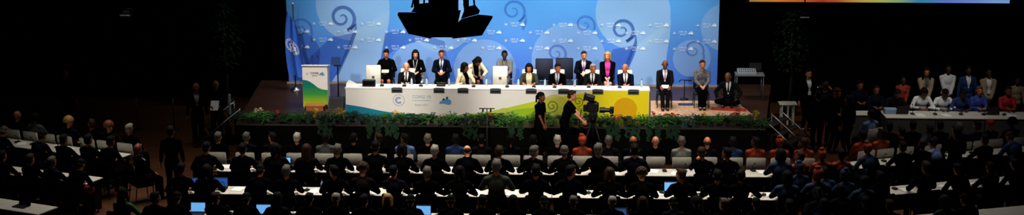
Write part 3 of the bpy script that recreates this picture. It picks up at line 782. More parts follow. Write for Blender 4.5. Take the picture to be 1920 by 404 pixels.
stage_person('tablet', 1172, F, 'bald man in dark suit seated at the yellow end of the stage table', seat='tall', clabel='white high-back chair under the bald man at the yellow end', skin=SK_T, hair=('fringe', H_SIL), top=NAVY, shirt=WHITE, tie=GREY, group='panel at the stage table')
B = 2.75; G2 = 'people in the back row on stage'
stage_person('papers', 724, B, 'woman in black dress holding papers, seated behind the first empty white chair', seat='navy', clabel='dark navy chair under the woman in black dress', skin=SK_T, hair=('bun', H_BLK), top=BLACK, topname='dress', skirt=True, bottom=BLACK, group=G2)
stage_person('papers2', 779, B, 'long-haired woman in black with pale lanyard seated behind the balding man', seat='white', clabel='white chair under the long-haired woman in black with pale lanyard', skin=SK_L, hair=('long', H_BLK), top=BLACK, lanyard=WHITE, wide=CHAR, group=G2)
stage_person('papers2', 828, B, 'brown-haired person in dark suit with white badge seated in the back row', seat='navy', clabel='dark navy chair under the brown-haired person with white badge', skin=SK_T, hair=('short', H_BRN), top=NAVY, shirt=WHITE, tie=CHAR, lanyard=LBLUE, badge=PAPER, group=G2)
stage_person('bendr', 896, B, 'dark-haired woman in cream jacket leaning forward in the back row', seat='navy', clabel='dark navy chair under the leaning woman in cream', skin=SK_B, hair=('bob', H_BLK), top=CREAM, wide=BLACK, skirt=True, bottom=BLACK, group=G2)
stage_person('lapw', 946, B, 'man in grey patterned jacket seated behind the empty central white chair', seat='navy', clabel='dark navy chair under the man in grey patterned jacket', skin=SK_D, hair=('short', H_BLK), top=GREYPAT, bottom=GREYPAT, lanyard=CHAR, group=G2)
stage_person('papers2', 1095, B, 'fair man in navy suit with dusty pink tie seated behind the silver-haired man', seat='navy', clabel='dark navy chair under the fair man in navy suit', skin=SK_L, hair=('short', H_BRN), top=NAVY, shirt=WHITE, tie=PINKT, lanyard=PINKT, badge=PAPER, group=G2)
stage_person('cross', 1139, B-.1, 'blond woman in black jacket and magenta top seated in the back row', seat='navy', clabel='dark navy chair under the blond woman in magenta top', skin=SK_L, hair=('bob', H_BLD), top=BLACK, wide=MAGENTA, skirt=True, bottom=BLACK, group=G2)
stage_person('knees', 1247, 1.5, 'bald man in dark suit with lavender tie seated alone beside the stage table', seat='navy', clabel='dark chair under the bald man with lavender tie', skin=SK_B, hair=('fringe', H_BLK), top=CHAR, bottom=CHAR, shirt=WHITE, tie=LAV, group='people seated on the woven mat')
stage_person('lapw', 1317, 1.55, 'short-haired woman in speckled jacket and black skirt seated on the mat', seat='navy', clabel='dark chair under the woman in speckled jacket', skin=SK_L, hair=('short', H_BRN), top=PATT, bottom=BLACK, group='people seated on the woven mat')
lf = root_y('floor', 1365, 1.75, R(-12), ZS+.014)
person('floor', lf, R(-12), 'man in dark suit sitting cross-legged on the corner of the woven mat', skin=SK_B, hair=('fringe', H_BLK), top=CHAR, shirt=WHITE, tie=BLACK, group='people seated on the woven mat')
# papers held by the back row
for pose, px, nm, w in (('papers', 724, 'cream papers in the hands of the woman in black dress', CREAM), ('knees', 1247, 'white folded programme on the lap of the bald man with lavender tie', PAPER)):
    D = pose_meshes(pose); l = root_y(pose, px, B if px == 724 else 1.5, 0, ZS, .935)
    o = obj('held_papers', MB().box((0, 0, 0), (.2, .14, .012), rot=M.Rotation(.5, 3, 'X'), bev=.003), w)
    o.location = l+(V((0, -.335, .755)) if px == 724 else V((0, -.335, .645))); tag(o, nm, 'papers')

# ------------------------------------------------------------------ woven mat and things on it
m0, m1, m2, m3 = at(1220, 190, ZS), at(1378, 190, ZS), at(1411, 216, ZS), at(1220, 219, ZS)
MATM = mat('woven pandanus mat', (206, 166, 132), .85, var=.28, nscale=16, bump=.3)
mt = MB(); mt.prism([(m0.x, m0.y, ZS+.001), (m3.x, m3.y, ZS+.001), (m2.x, m2.y, ZS+.001), (m1.x, m1.y, ZS+.001)], (0, 0, .012))
rg = thing('woven_mat', 'large straw-coloured woven mat spread on the stage beside the table', 'mat', ((m0.x+m1.x)/2, (m0.y+m3.y)/2, ZS))
ri = M.Translation(-V(((m0.x+m1.x)/2, (m0.y+m3.y)/2, ZS)))
obj('weave', mt, MATM, rg, False, ri)
fg = MB()
for i in range(60):
    t = i/59; p = m3.lerp(m2, t); fg.box((p.x, p.y-.03, ZS+.006), (.022, .09, .006), rot=M.Rotation(random.uniform(-.3, .3), 3, 'Z'))
obj('fringe', fg, mat('pale straw fringe', (214, 190, 160), .8), rg, False, ri)
bm_ = obj('small_mat', MB().box((0, 0, .006), (.42, .26, .012), bev=.004), mat('dark blue woven cloth', (44, 62, 112), .8, var=.4)); bm_.location = at(1286, 196.5, ZS+.014); tag(bm_, 'small dark blue cloth lying on the woven mat between two seated people', 'mat')
o = thing('microphone_stand', 'thin microphone stand between the two people seated on the mat', 'microphone stand', at(1284, 190, ZS+.013)+V((0, .25, 0)))
obj('base', MB().lathe([(.12, 0), (.12, .012), (.02, .03)]), DMETAL, o, True); obj('pole', MB().tube([(0, 0, .02), (0, 0, .55)], .012), DMETAL, o, True); obj('microphone', MB().tube([(-.16, 0, .5), (-.1, 0, .56), (.12, 0, .54)], .016).caps((.12, 0, .54), (.18, 0, .55), .024, .024), PLASTIC, o, True)
def garland(px0, px1, py, m, nm):
    a, b = at(px0, py, ZS+.05), at(px1, py, ZS+.05); o = thing('flower_garland', nm, 'garland', ((a.x+b.x)/2, a.y, ZS+.014)); w = abs(b.x-a.x)
    fm, wm = MB(), MB(); n = int(w/.05)
    for i in range(n):
        t = i/(n-1); q = V(((t-.5)*w, random.uniform(-.06, .06), .05+random.uniform(0, .04)))
        for k in range(5): an = 2*PI*k/5+i; (wm if t < .14 or t > .86 else fm).ell(q+V((math.cos(an)*.03, math.sin(an)*.03, 0)), (.028, .02, .012), rot=M.Rotation(an, 3, 'Z'), seg=8, rings=5)
        fm.ell(q+V((0, 0, .01)), (.016, .016, .016), seg=8, rings=5)
    obj('red_flowers', fm, m, o, True)
    if wm.v: obj('white_flowers', wm, WHITE, o, True)
garland(1236, 1276, 218.5, mat('orange red petals', (222, 82, 48), .6, var=.3, nscale=40), 'orange red flower garland with white ends along the mat front')
garland(1364, 1388, 217, mat('deep red petals', (168, 26, 22), .6, var=.3), 'small deep red garland at the front corner of the mat')
garland(1294, 1306, 217.5, mat('pink petals', (220, 130, 110), .6, var=.3), 'short pink garland midway along the mat front')

# ------------------------------------------------------------------ lectern, step, flag, prompter
lq = at(590.5, 205, ZS); LY = 1.05; lx0 = atY(567.5, 170, LY).x; lx1 = atY(614.5, 170, LY).x; lw = lx1-lx0; lh = 1.12
lc = thing('lectern', 'tall lectern with white, green and yellow wave print on its front', 'lectern', ((lx0+lx1)/2, LY, ZS))
obj('cabinet', MB().box((0, .2, lh/2), (lw, .38, lh), bev=.008), WTAB, lc)
Lp = lambda u, v, k=1: V(((u-.5)*lw*.985, .01-.012-.002*k, .02+(lh-.04)*v))
top = smooth([(0, .70), (.2, .68), (.42, .60), (.62, .50), (.8, .455), (1, .44)])
vs = []
for u, v in top: vs += [Lp(u, v), Lp(u, .0)]
obj('wave_print', MB().add(vs, [(2*i, 2*i+1, 2*i+3, 2*i+2) for i in range(len(top)-1)]), ramp_mat('teal to yellow ink', 'Z', ZS, ZS+.8, [(.0, (196, 196, 28)), (.22, (170, 188, 36)), (.5, (70, 158, 70)), (.8, (20, 130, 108)), (1, (14, 122, 120))], .5), lc)
em = MB(); emblem(em, Lp(.2, .86, 2), .05, 10); obj('round_emblem', em, MATS['blue grey ink'], lc)
em, em2 = MB(), MB(); island(em, em2, Lp(.78, .85, 2), .15); obj('wave_emblem', em, MATS['wave blue ink'], lc); obj('palm_emblem', em2, MATS['dark green ink'], lc)
lt = MB(); put_text(lt, 'COP23', Lp(.44, .88, 2), .55); put_text(lt, 'FIJI', Lp(.6, .88, 2), .55); put_text(lt, 'UN CLIMATE CHANGE CONFERENCE', Lp(.5, .845, 2), .45); put_text(lt, 'BONN 2017', Lp(.5, .81, 2), .5); obj('lettering', lt, mat('grey ink', (120, 130, 140), .6), lc)
obj('reading_top', MB().box((0, .22, lh+.02), (lw+.04, .44, .03), rot=M.Rotation(-.16, 3, 'X'), bev=.006), WTAB, lc)
for sx in (-1, 1): obj('microphone', MB().tube([(sx*.06, .2, lh+.02), (sx*.09, .16, lh+.16), (sx*.08, .12, lh+.28)], .007).caps((sx*.08, .12, lh+.28), (sx*.08, .1, lh+.32), .014, .014), PLASTIC, lc, True)
sq = thing('wooden_step', 'low pale wooden step at the foot of the lectern', 'step', ((lx0+lx1)/2+.05, .72, ZS))
obj('tread', MB().box((0, 0, .15), (.56, .3, .03), bev=.006), mat('pale step wood', (190, 120, 70), .5, var=.2), sq)
obj('riser', MB().box((0, -.12, .07), (.52, .02, .13)), mat('brown step wood', (150, 92, 52), .5, var=.2), sq)
for sx in (-1, 1): obj('side', MB().box((sx*.25, 0, .07), (.02, .26, .13)), MATS['brown step wood'], sq)
spk = thing('floor_speaker', 'black floor speaker standing between lectern and stage table', 'speaker', (atY(631, 205, .9).x, .95, ZS))
obj('housing', MB().prism([(-.2, -.2, 0), (-.2, .2, 0), (-.2, .2, .3), (-.2, -.02, .32)], (.4, 0, 0)), PLASTIC, spk); obj('grille', MB().add([(-.18, -.193, .03), (.18, -.193, .03), (.18, -.045, .29), (-.18, -.045, .29)], [(0, 1, 2, 3)]), DMETAL, spk)
# teleprompter
pq = at(633, 196, ZS); pr = thing('teleprompter', 'slim speech prompter with tilted glass on a pole beside the lectern', 'teleprompter', (atY(634, 160, 1.3).x, 1.3, ZS))
obj('base', MB().lathe([(.16, 0), (.16, .015), (.03, .05)]), DMETAL, pr, True); obj('pole', MB().tube([(0, 0, .03), (0, 0, 1.12)], [.022, .016]), DMETAL, pr, True)
obj('glass', MB().box((-.05, 0, 1.26), (.26, .012, .24), rot=M.Rotation(-.55, 3, 'X'), bev=.004), mat('dark prompter glass', (52, 74, 110), .1, var=.05), pr); obj('bracket', MB().box((0, 0, 1.13), (.2, .05, .03)), DMETAL, pr)
# flag
fx = atY(552, 90, 3.2).x; fp = thing('blue_flag', 'blue flag with white round emblem drooping on a pole beside the backdrop edge', 'flag', (fx, 3.2, ZS))
obj('base', MB().lathe([(.16, 0), (.16, .03), (.05, .1), (.03, .12)]), METAL, fp, True); obj('pole', MB().tube([(0, 0, .1), (0, 0, 2.45)], .018), mat('dark flag pole', (40, 46, 60), .4, .4), fp, True); obj('finial', MB().lathe([(.012, 2.45), (.03, 2.49), (.004, 2.6)]), METAL, fp, True)
vs, fs = [], []; NU, NV = 26, 22
def flagp(u, v):
    z = 2.36-v*1.85-u*.42*(1-v*.55); w = .16+.36*v**.7
    return V((-.17-.1*(v*(1-v)*3)+u*(w*1.12+.06), -.07-.06*math.sin(u*13+v*2)*(.4+v*.6), z))
for j in range(NV+1):
    for i in range(NU+1): vs.append(flagp(i/NU, j/NV))
fs = [(j*(NU+1)+i, j*(NU+1)+i+1, (j+1)*(NU+1)+i+1, (j+1)*(NU+1)+i) for j in range(NV) for i in range(NU)]
FLAGB = mat('flag blue cloth', (66, 116, 206), .8, var=.1)
obj('cloth', MB().add(vs, fs), FLAGB, fp, True)
em = MB()
def fe(u, v): q = flagp(u, v); return q+V((0, -.018, 0))
for ring, nn in ((.5, 20), (.42, 20)):
    for i in range(nn):
        a0, a1 = 2*PI*i/nn, 2*PI*(i+.8)/nn
        if abs(math.degrees(a0)-90) < 16: continue
        P2 = lambda a, q: fe(.42+q*.78*math.cos(a), .50+q*.24*math.sin(a))
        em.poly([P2(a0, ring), P2(a1, ring), P2(a1, ring-.05), P2(a0, ring-.05)])
for i in range(5):
    for j in range(4):
        if (i*3+j*5) % 4: u, v = .24+.08*i, .43+.04*j; em.poly([fe(u, v), fe(u+.08, v), fe(u+.08, v+.035), fe(u, v+.035)])
obj('emblem', em, mat('white flag print', (226, 228, 236), .8), fp)

# ------------------------------------------------------------------ stairs either side
TREAD = mat('dark stair tread', (28, 24, 22), .6)
def stairs(nm, label, top, direc, width_dir, n, rails):
    o = thing(nm, label, 'stairs', (top.x, top.y, 0))
    d = V(direc); w = V(width_dir)
    for i in range(n):
        z = ZS*(1-(i+1)/(n+1)); c = d*(.14+.28*i)
        mb = MB(); a = c-d*.14; b = c+d*.14
        mb.prism([V((a.x, a.y, z-.04))-w*.6, V((b.x, b.y, z-.04))-w*.6, V((b.x, b.y, z-.04))+w*.6, V((a.x, a.y, z-.04))+w*.6], (0, 0, .04)); 
        mb.prism([V((a.x, a.y, 0))-w*.58, V((a.x, a.y, 0))+w*.58, V((a.x, a.y, z-.04))+w*.58, V((a.x, a.y, z-.04))-w*.58], d*.02); obj('step', mb, TREAD, o)
    L = .28*n
    for k in rails:
        hb = MB(); p0 = w*k; 
        hb.tube([p0+V((0, 0, 1.0+.0)), p0+d*L+V((0, 0, .18))], .022)
        obj('handrail', hb, METAL, o, True)
        for t in (0.02, .98):
            q = p0+d*L*t; zt = 1.0-.82*t; obj('rail_post', MB().tube([q, q+V((0, 0, zt))], .016), METAL, o, True)
    return o
sl = at(462, 198, ZS); stairs('stage_stairs', 'dark stairs with pale handrails at the lectern end of the stage', V((sl.x-.25, sl.y, 0)), (-.93, -.37, 0), (-.37, .93, 0), 4, (-.5, .5))
sr = at(1432, 214, ZS); stairs('stage_stairs', 'dark stairs with three bright handrails beside the equipment table', V((sr.x+.2, sr.y, 0)), (.86, -.5, 0), (.5, .86, 0), 4, (-.6, .0, .6))

# red cloth under the cross-legged man
rc = obj('red_cloth', MB().box((0, 0, .006), (.95, .34, .010), bev=.003), mat('red woven cloth', (176, 52, 34), .8, var=.4, nscale=24)); rc.location = (lf.x-.05, lf.y-.56, ZS+.0135); rc.rotation_euler.z = R(-8); tag(rc, 'red woven cloth lying before the cross-legged man on the mat corner', 'cloth')

# ------------------------------------------------------------------ planting along the stage front
LEAF = [mat('deep fern green', (16, 66, 20), .8, var=.6, nscale=40), mat('fresh leaf green', (40, 96, 22), .8, var=.6, nscale=40), mat('dark leaf green', (10, 46, 16), .85, var=.6, nscale=40)]
POT = mat('dark plant pot', (18, 15, 13), .7)
YEL = mat('yellow lily petals', (206, 174, 46), .55, var=.25, nscale=50); REDF = mat('dark red blossom', (142, 26, 22), .5, var=.3, nscale=50); WHF = mat('cream blossom', (170, 160, 140), .6)
def fern_mesh(seed, n=22, L=.40):
    r = random.Random(seed); mb = MB()
    for i in range(n):
        a = 2*PI*i/n+r.uniform(-.3, .3); l = L*r.uniform(.7, 1.15); up = r.uniform(.5, 1.15); d = V((math.cos(a), math.sin(a), 0)); s = V((-d.y, d.x, 0)); pts = []
        for k in range(9):
            t = k/8; pts.append(d*(l*t*(.75+.25*t))+V((0, 0, .06+l*up*(t-.85*t*t)*1.5)))
        mb.tube(pts, [.005*(1-k/10) for k in range(9)], 4)
        for k in range(1, 9):
            for sg in (-1, 1):
                w = .085*math.sin(PI*min(1, (k+.6)/9.2))+.012; p = pts[k]; t = (pts[k]-pts[k-1]).normalized()
                mb.add([p-t*.012, p+s*sg*w*.55+t*.02+V((0, 0, .012)), p+s*sg*w+t*.028, p+s*sg*w*.55-t*.004-V((0, 0, .004))], [(0, 1, 2, 3)])
    return mb.mesh('fern', False)
def leafy_mesh(seed, n=64, H=.36):
    r = random.Random(seed); mb = MB()
    for i in range(n):
        a = r.uniform(0, 2*PI); rad = .23*math.sqrt(r.random()); c = V((math.cos(a)*rad, math.sin(a)*rad, .05+r.random()*H*(1-rad*2))); d = V((math.cos(a), math.sin(a), r.uniform(-.3, .7))).normalized(); s = d.cross(V((0, 0, 1))).normalized(); l = r.uniform(.09, .16); w = l*.32; n_ = s.cross(d)
        mb.tube([V((math.cos(a)*rad*.3, math.sin(a)*rad*.3, .1)), c], .004, 4)
        mb.add([c, c+d*l*.4+s*w, c+d*l-n_*.03, c+d*l*.4-s*w, c+d*l*.45+n_*.012], [(0, 1, 4), (1, 2, 4), (2, 3, 4), (3, 0, 4)])
    return mb.mesh('leafy', False)
def bloom_mesh(seed, n=7, kind='lily'):
    r = random.Random(seed); mb = MB()
    for i in range(n):
        c = V((r.uniform(-.14, .14), r.uniform(-.16, .08), r.uniform(.32, .46))); tilt = V((r.uniform(-.4, .4), r.uniform(-.8, -.1), 1)).normalized(); s = tilt.orthogonal().normalized(); q = tilt.cross(s)
        mb.tube([V((c.x*.3, c.y*.3, .12)), c], .004, 4)
        for k in range(6):
            a = 2*PI*k/6; d = s*math.cos(a)+q*math.sin(a); p = q*math.cos(a)-s*math.sin(a)
            mb.add([c, c+d*.035+p*.016+tilt*.02, c+d*.075+tilt*.022, c+d*.035-p*.016+tilt*.02], [(0, 1, 2, 3)])
        mb.caps(c, c+tilt*.03, .007, .006, 6)
    return mb.mesh('bloom', False)
FM = [fern_mesh(i) for i in range(4)]+[leafy_mesh(10+i) for i in range(4)]
BMH = [bloom_mesh(30+i) for i in range(3)]
POTM = MB().lathe([(.08, 0), (.09, .07), (.08, .07), (.075, .06)]).mesh('pot')
rnd = random.Random(5)
plants = []
for i in range(66):
    px = 452+i*15+rnd.uniform(-3, 3)
    if 1000 < px < 1010: pass
    plants.append((px, (-.84 if i % 2 else -.52)+rnd.uniform(-.05, .05) if not 1222 < px < 1395 else rnd.uniform(-.8, -.45)))
BLO = {640: YEL, 742: YEL, 1322: YEL, 1150: REDF, 1162: REDF, 920: REDF, 1232: REDF, 528: REDF, 1378: REDF, 480: WHF, 1296: WHF, 828: WHF, 580: YEL, 1412: YEL}
for i, (px, y) in enumerate(plants):
    bl_ = [m for k, m in BLO.items() if abs(k-px) < 7.6]
    fk = rnd.randrange(len(FM)) if not bl_ else 4+rnd.randrange(4)
    kind = 'fern' if fk < 4 else 'leafy plant'
    fl_ = {YEL: ' with yellow lilies', REDF: ' with red blossoms', WHF: ' with cream blossoms'}[bl_[0]] if bl_ else ''
    q = atY(px, 220, y)
    o = thing('potted_fern' if fk < 4 else 'potted_plant', f'green {kind}{fl_} on the stage edge, {nth(i+1)} plant from the lectern-side stairs', 'plant', (q.x, y, ZS), rnd.uniform(0, 6), 'plants along the stage front', rnd.uniform(.62, .84) if 636 < px < 1230 else rnd.uniform(.7, .95))
    link('pot', POTM, POT, o); link('foliage', FM[fk], LEAF[rnd.randrange(3)], o)
    if bl_: link('blossoms', BMH[rnd.randrange(3)], bl_[0], o)
# trailing plants hanging over the stage face
def trail_mesh(seed):
    r = random.Random(seed); mb = MB()
    for i in range(9):
        x = r.uniform(-.16, .16); L = r.uniform(.12, .34); pts = [V((x, .06, .05)), V((x, -.04, .08)), V((x+r.uniform(-.04, .04), -.09, -.03)), V((x+r.uniform(-.07, .07), -.08, -L))]
        mb.tube(pts, .004, 4)
        for k in range(12):
            t = k/11; p = pts[1].lerp(pts[3], t)+V((r.uniform(-.05, .05), r.uniform(-.05, -.01), 0)); a = r.uniform(-1, 1)
            mb.add([p, p+V((.03, -.01, -.01+a*.02)), p+V((.02*a, -.02, -.065)), p+V((-.03, -.01, -.01-a*.02))], [(0, 1, 2, 3)])
    return mb.mesh('trail', False)
TM = [trail_mesh(i) for i in range(3)]
for i, px in enumerate([612, 702, 735, 884, 968, 1150, 1188, 1226, 1262]):
    q = atY(px, 235, STF); o = thing('trailing_plant', f'dark trailing plant hanging down the stage face, {nth(i+1)} from the lectern-side stairs', 'plant', (q.x+.0, STF+.06, ZS), 0, 'trailing plants on the stage face')
    link('foliage', TM[i % 3], LEAF[2], o)
# floor screens among the plants
for px, w, nm in ((781, 34, 'black floor screen among the plants below the wave emblem'), (862, 22, 'small black floor screen among the plants beside the thin boom stand')):
    q = atY(px, 232, -.8); o = thing('floor_screen', nm, 'monitor', (q.x, -.84, ZS)); ww = w/70
    obj('housing', MB().box((0, 0, .11), (ww, .06, .2), rot=M.Rotation(-.2, 3, 'X'), bev=.008), PLASTIC, o); obj('screen', MB().box((0, -.033, .11), (ww-.04, .006, .16), rot=M.Rotation(-.2, 3, 'X')), MATS['unlit screen'], o)
# thin boom stand rising before the stage
q = atY(913, 204, -1.35); zt = q.z
o = thing('boom_stand', 'slim boom stand with a short cross bar before the stage front', 'microphone stand', (q.x, -1.35, 0))
obj('tripod_base', MB().tube([(0, 0, .3), (-.22, -.13, 0)], .012).tube([(0, 0, .3), (.22, -.13, 0)], .012).tube([(0, 0, .3), (0, .26, 0)], .012), DMETAL, o, True)
obj('pole', MB().tube([(0, 0, .25), (0, 0, zt)], .014), mat('dull green painted pole', (60, 66, 50), .5), o, True); obj('cross_bar', MB().tube([(-.2, 0, zt), (.2, 0, zt)], .012), DMETAL, o, True)
for sx in (-1, 1): obj('microphone', MB().caps((sx*.1, 0, zt-.01), (sx*.1, -.1, zt-.05), .02, .024), PLASTIC, o, True)

# ------------------------------------------------------------------ camera crew before the stage
RZ = .46
q0 = at(1070, 262, RZ)
rs = thing('camera_riser', 'low black camera riser before the stage front', 'riser', (atY(1072, 250, -2).x, -1.95, 0))
obj('deck', MB().box((0, 0, RZ-.03), (2.5, 1.1, .06), bev=.008), mat('black riser deck', (9, 9, 9), .8, spec=.1), rs); obj('skirt', MB().box((0, -.5, RZ/2-.03), (2.46, .02, RZ-.06)), TSKIRT, rs)
for sx in (-1, 1):
    for sy in (-.42, .42): obj('leg', MB().box((sx*1.18, sy, RZ/2-.03), (.06, .06, RZ-.06)), DMETAL, rs)
wl = root_y('wait', 1015, -1.85, R(62), RZ, .93)
person('wait', wl, R(62), 'dark-haired woman in black short-sleeved top standing on the camera riser', skin=SK_B, hair=('pony', H_BLK), top=BLACK, topname='short_sleeved_top', s=.93, group='camera crew')
ol = root_y('operate', 1073, -1.95, R(90), RZ, .98)
person('operate', ol, R(90), 'cameraman in black bending toward the television camera on the riser', skin=SK_L, hair=('short', H_BRN), top=BLACK, topname='short_sleeved_top', s=.98, group='camera crew')
cq = atY(1112, 215, -1.95)
tc = thing('television_camera', 'black television camera with long lens on a pedestal before the stage', 'camera', (cq.x, -1.95, RZ), R(-4))
h = cq.z-RZ
obj('tripod', MB().tube([(0, 0, h-.12), (-.34, -.22, 0)], [.03, .018]).tube([(0, 0, h-.12), (.34, -.22, 0)], [.03, .018]).tube([(0, 0, h-.12), (0, .38, 0)], [.03, .018]).lathe([(.07, h-.2), (.08, h-.1), (.05, h-.06)]), DMETAL, tc, True)
obj('fluid_head', MB().box((0, 0, h-.02), (.22, .16, .12), bev=.02), PLASTIC, tc)
obj('pan_bar', MB().tube([(-.08, -.08, h), (-.34, -.14, h-.1), (-.5, -.14, h-.12)], .014), DMETAL, tc, True)
obj('body', MB().box((-.01, 0, h+.19), (.3, .19, .25), bev=.03).box((-.02, 0, h+.335), (.2, .05, .04), bev=.012).box((-.2, 0, h+.16), (.1, .13, .16), bev=.012), PLASTIC, tc)
obj('lens', MB().tube([(.16, 0, h+.12), (.3, 0, h+.12), (.3, 0, h+.12), (.42, 0, h+.12)], [.07, .075, .055, .055], 14).box((.47, 0, h+.12), (.1, .2, .15), bev=.01), PLASTIC, tc, False)
obj('viewfinder', MB().box((-.08, -.05, h+.44), (.24, .2, .15), rot=M.Rotation(.2, 3, 'Y'), bev=.03).box((-.21, -.05, h+.465), (.05, .22, .18), rot=M.Rotation(.2, 3, 'Y'), bev=.01).box((-.08, -.05, h+.36), (.05, .05, .12)), PLASTIC, tc)
obj('cable', MB().tube([(-.3, .05, h+.1), (-.36, .08, h-.3), (-.2, .1, .1), (-.3, .15, .02)], .012), RUBBER, tc, True)

# ------------------------------------------------------------------ audience
AUD = []          # everything seated: (block phrase, px, root)
def occupant(hair, top):
    st, hm = hair
    hn = {H_BLK: 'black-haired', H_BRN: 'brown-haired', H_GRY: 'grey-haired', H_SIL: 'silver-haired', H_BLD: 'blond', H_RED: 'auburn-haired'}.get(hm, '')
    if st == 'fringe': hn = 'balding'
    if st == 'cap': hn = 'red-capped'
    if st == 'wrap': hn = 'headwrapped'
    if st == 'none': hn = 'bald'
    if st == 'curly': hn = 'curly '+hn
    tn = {BLACK: 'black', NAVY: 'dark navy', CHAR: 'charcoal', DBROWN: 'dark brown', GREY: 'grey', LGREY: 'pale grey', WHITE: 'white', BLUE: 'blue', LBLUE: 'pale blue', ORANGE: 'orange patterned', BLUEP: 'blue patterned', RED: 'red', GREEN: 'green', CREAM: 'cream', BEIGE: 'beige', OLIVE: 'olive'}[top]
    return hn, tn
S = 'short'
def seat_row(phrase, where, lst, rootf, rz, chairkind, group, clabel):
    lst = sorted(lst, key=lambda a: a[0])
    for i, e in enumerate(lst):
        px, st, hm, top, pose, skin = e[:6]; s = e[6] if len(e) > 6 else 1.
        hn, tn = occupant((st, hm), top)
        loc = rootf(pose, px, s)
        lab = f'{hn} person in {tn}, {nth(i+1)} from {where} in {phrase}'
        hair = None if st == 'none' else (st, RED if st == 'cap' else ORANGE if st == 'wrap' else hm)
        person(pose, loc, rz, lab, skin=skin, hair=hair, top=top, topname='shirt' if top in (WHITE, LBLUE, BLUE, RED) else 'tunic' if top in (ORANGE, BLUEP) else 'jacket', bottom=CHAR if top is not BLACK else BLACK, shoes=True, group='audience, '+phrase, s=s)
        kd = chairkind if isinstance(chairkind, str) else chairkind(px)
        chair(kd, loc, rz, f'{"white" if kd == "white" else "black"} chair under the {nth(i+1)} person from {where} in {phrase}', 'chairs, '+phrase)
L_, T_, B_, D_ = SK_L, SK_T, SK_B, SK_D
R1 = [(409, S, H_GRY, BLACK, 'lap', L_), (462, S, H_GRY, NAVY, 'lap', L_), (510, S, H_BLK, DBROWN, 'lapl', T_), (557, S, H_SIL, BLACK, 'lap', T_), (610, S, H_BLK, GREY, 'lap', D_), (663, S, H_BLK, BLACK, 'lap', T_), (709, S, H_BRN, BLACK, 'lapl', T_),
      (758, S, H_BLK, LBLUE, 'lapl', B_), (802, S, H_GRY, BLACK, 'lap', L_), (854, S, H_BLK, BLUE, 'lap', D_), (903, S, H_BLK, CHAR, 'lap', T_), (958, 'bob', H_BLK, NAVY, 'lap', T_), (1000, S, H_BLK, BLACK, 'lap', B_), (1045, S, H_SIL, BLACK, 'lap', L_), (1092, 'wrap', H_BLK, ORANGE, 'lap', D_),
      (1141, S, H_GRY, CHAR, 'lap', T_), (1187, 'fringe', H_BRN, NAVY, 'lap', T_), (1229, 'none', H_BRN, BLACK, 'lap', L_), (1278, S, H_GRY, LGREY, 'lap', T_), (1326, 'fringe', H_BRN, NAVY, 'lap', T_), (1374, S, H_BLK, BLUE, 'lap', D_), (1416, S, H_BLK, ORANGE, 'lapl', D_), (1462, 'wrap', H_BLK, ORANGE, 'lap', D_), (1508, S, H_BRN, ORANGE, 'lap', B_)]
R2 = [(387, S, H_BLK, BLACK, 'deskfw', T_), (455, S, H_BLK, BLACK, 'desk', T_), (515, 'bob', H_BLK, DBROWN, 'deskl', T_), (575, 'long', H_BRN, DBROWN, 'desk', T_), (633, S, H_GRY, BLACK, 'desk', L_), (704, S, H_BLK, BLACK, 'deskfw', T_, 1.04), (754, 'bob', H_BLK, BLACK, 'deskfw', T_), (815, S, H_SIL, BLACK, 'desk', T_), (876, 'fringe', H_BRN, BLACK, 'down', L_), (936, S, H_BRN, BLACK, 'desk', T_), (1002, S, H_GRY, BLACK, 'deskr', T_), (1058, S, H_GRY, BLACK, 'deskfw', T_),
      (1122, S, H_GRY, BLACK, 'arm', T_, 1.05), (1190, S, H_BLK, NAVY, 'desk', T_, 1.05), (1316, S, H_BRN, BLACK, 'chin', T_), (1362, S, H_BLK, BLACK, 'deskl', B_), (1464, 'bob', H_BLK, BLUEP, 'desk', D_)]
R3 = [(340, S, H_BLK, BLACK, 'deskfw', T_), (388, 'bob', H_BLK, BLACK, 'desk', T_), (488, S, H_BLK, BLACK, 'down', T_), (537, S, H_GRY, BLACK, 'desk', T_), (625, S, H_BLK, BLACK, 'deskl', T_), (680, 'curly', H_BRN, DBROWN, 'down', T_, 1.03), (738, S, H_BLK, NAVY, 'chin', T_), (801, S, H_GRY, BLACK, 'desk', T_), (862, 'bob', H_BLK, BLACK, 'deskfw', T_), (931, S, H_GRY, OLIVE, 'desk', T_, 1.12), (1005, S, H_BLK, BLACK, 'desk', T_, 1.05), (1071, S, H_BLK, BLACK, 'deskr', T_, 1.04),
      (1143, 'bob', H_BRN, BLACK, 'deskfw', T_), (1203, 'curly', H_BRN, BLACK, 'down', T_), (1276, S, H_BRN, BLACK, 'deskl', T_), (1345, S, H_BLK, BLACK, 'desk', T_), (1390, S, H_BLK, BLACK, 'arm', B_), (1476, 'bob', H_BLK, BLUEP, 'desk', D_), (1534, 'wrap', H_BLK, BLUEP, 'desk', D_, 1.04)]
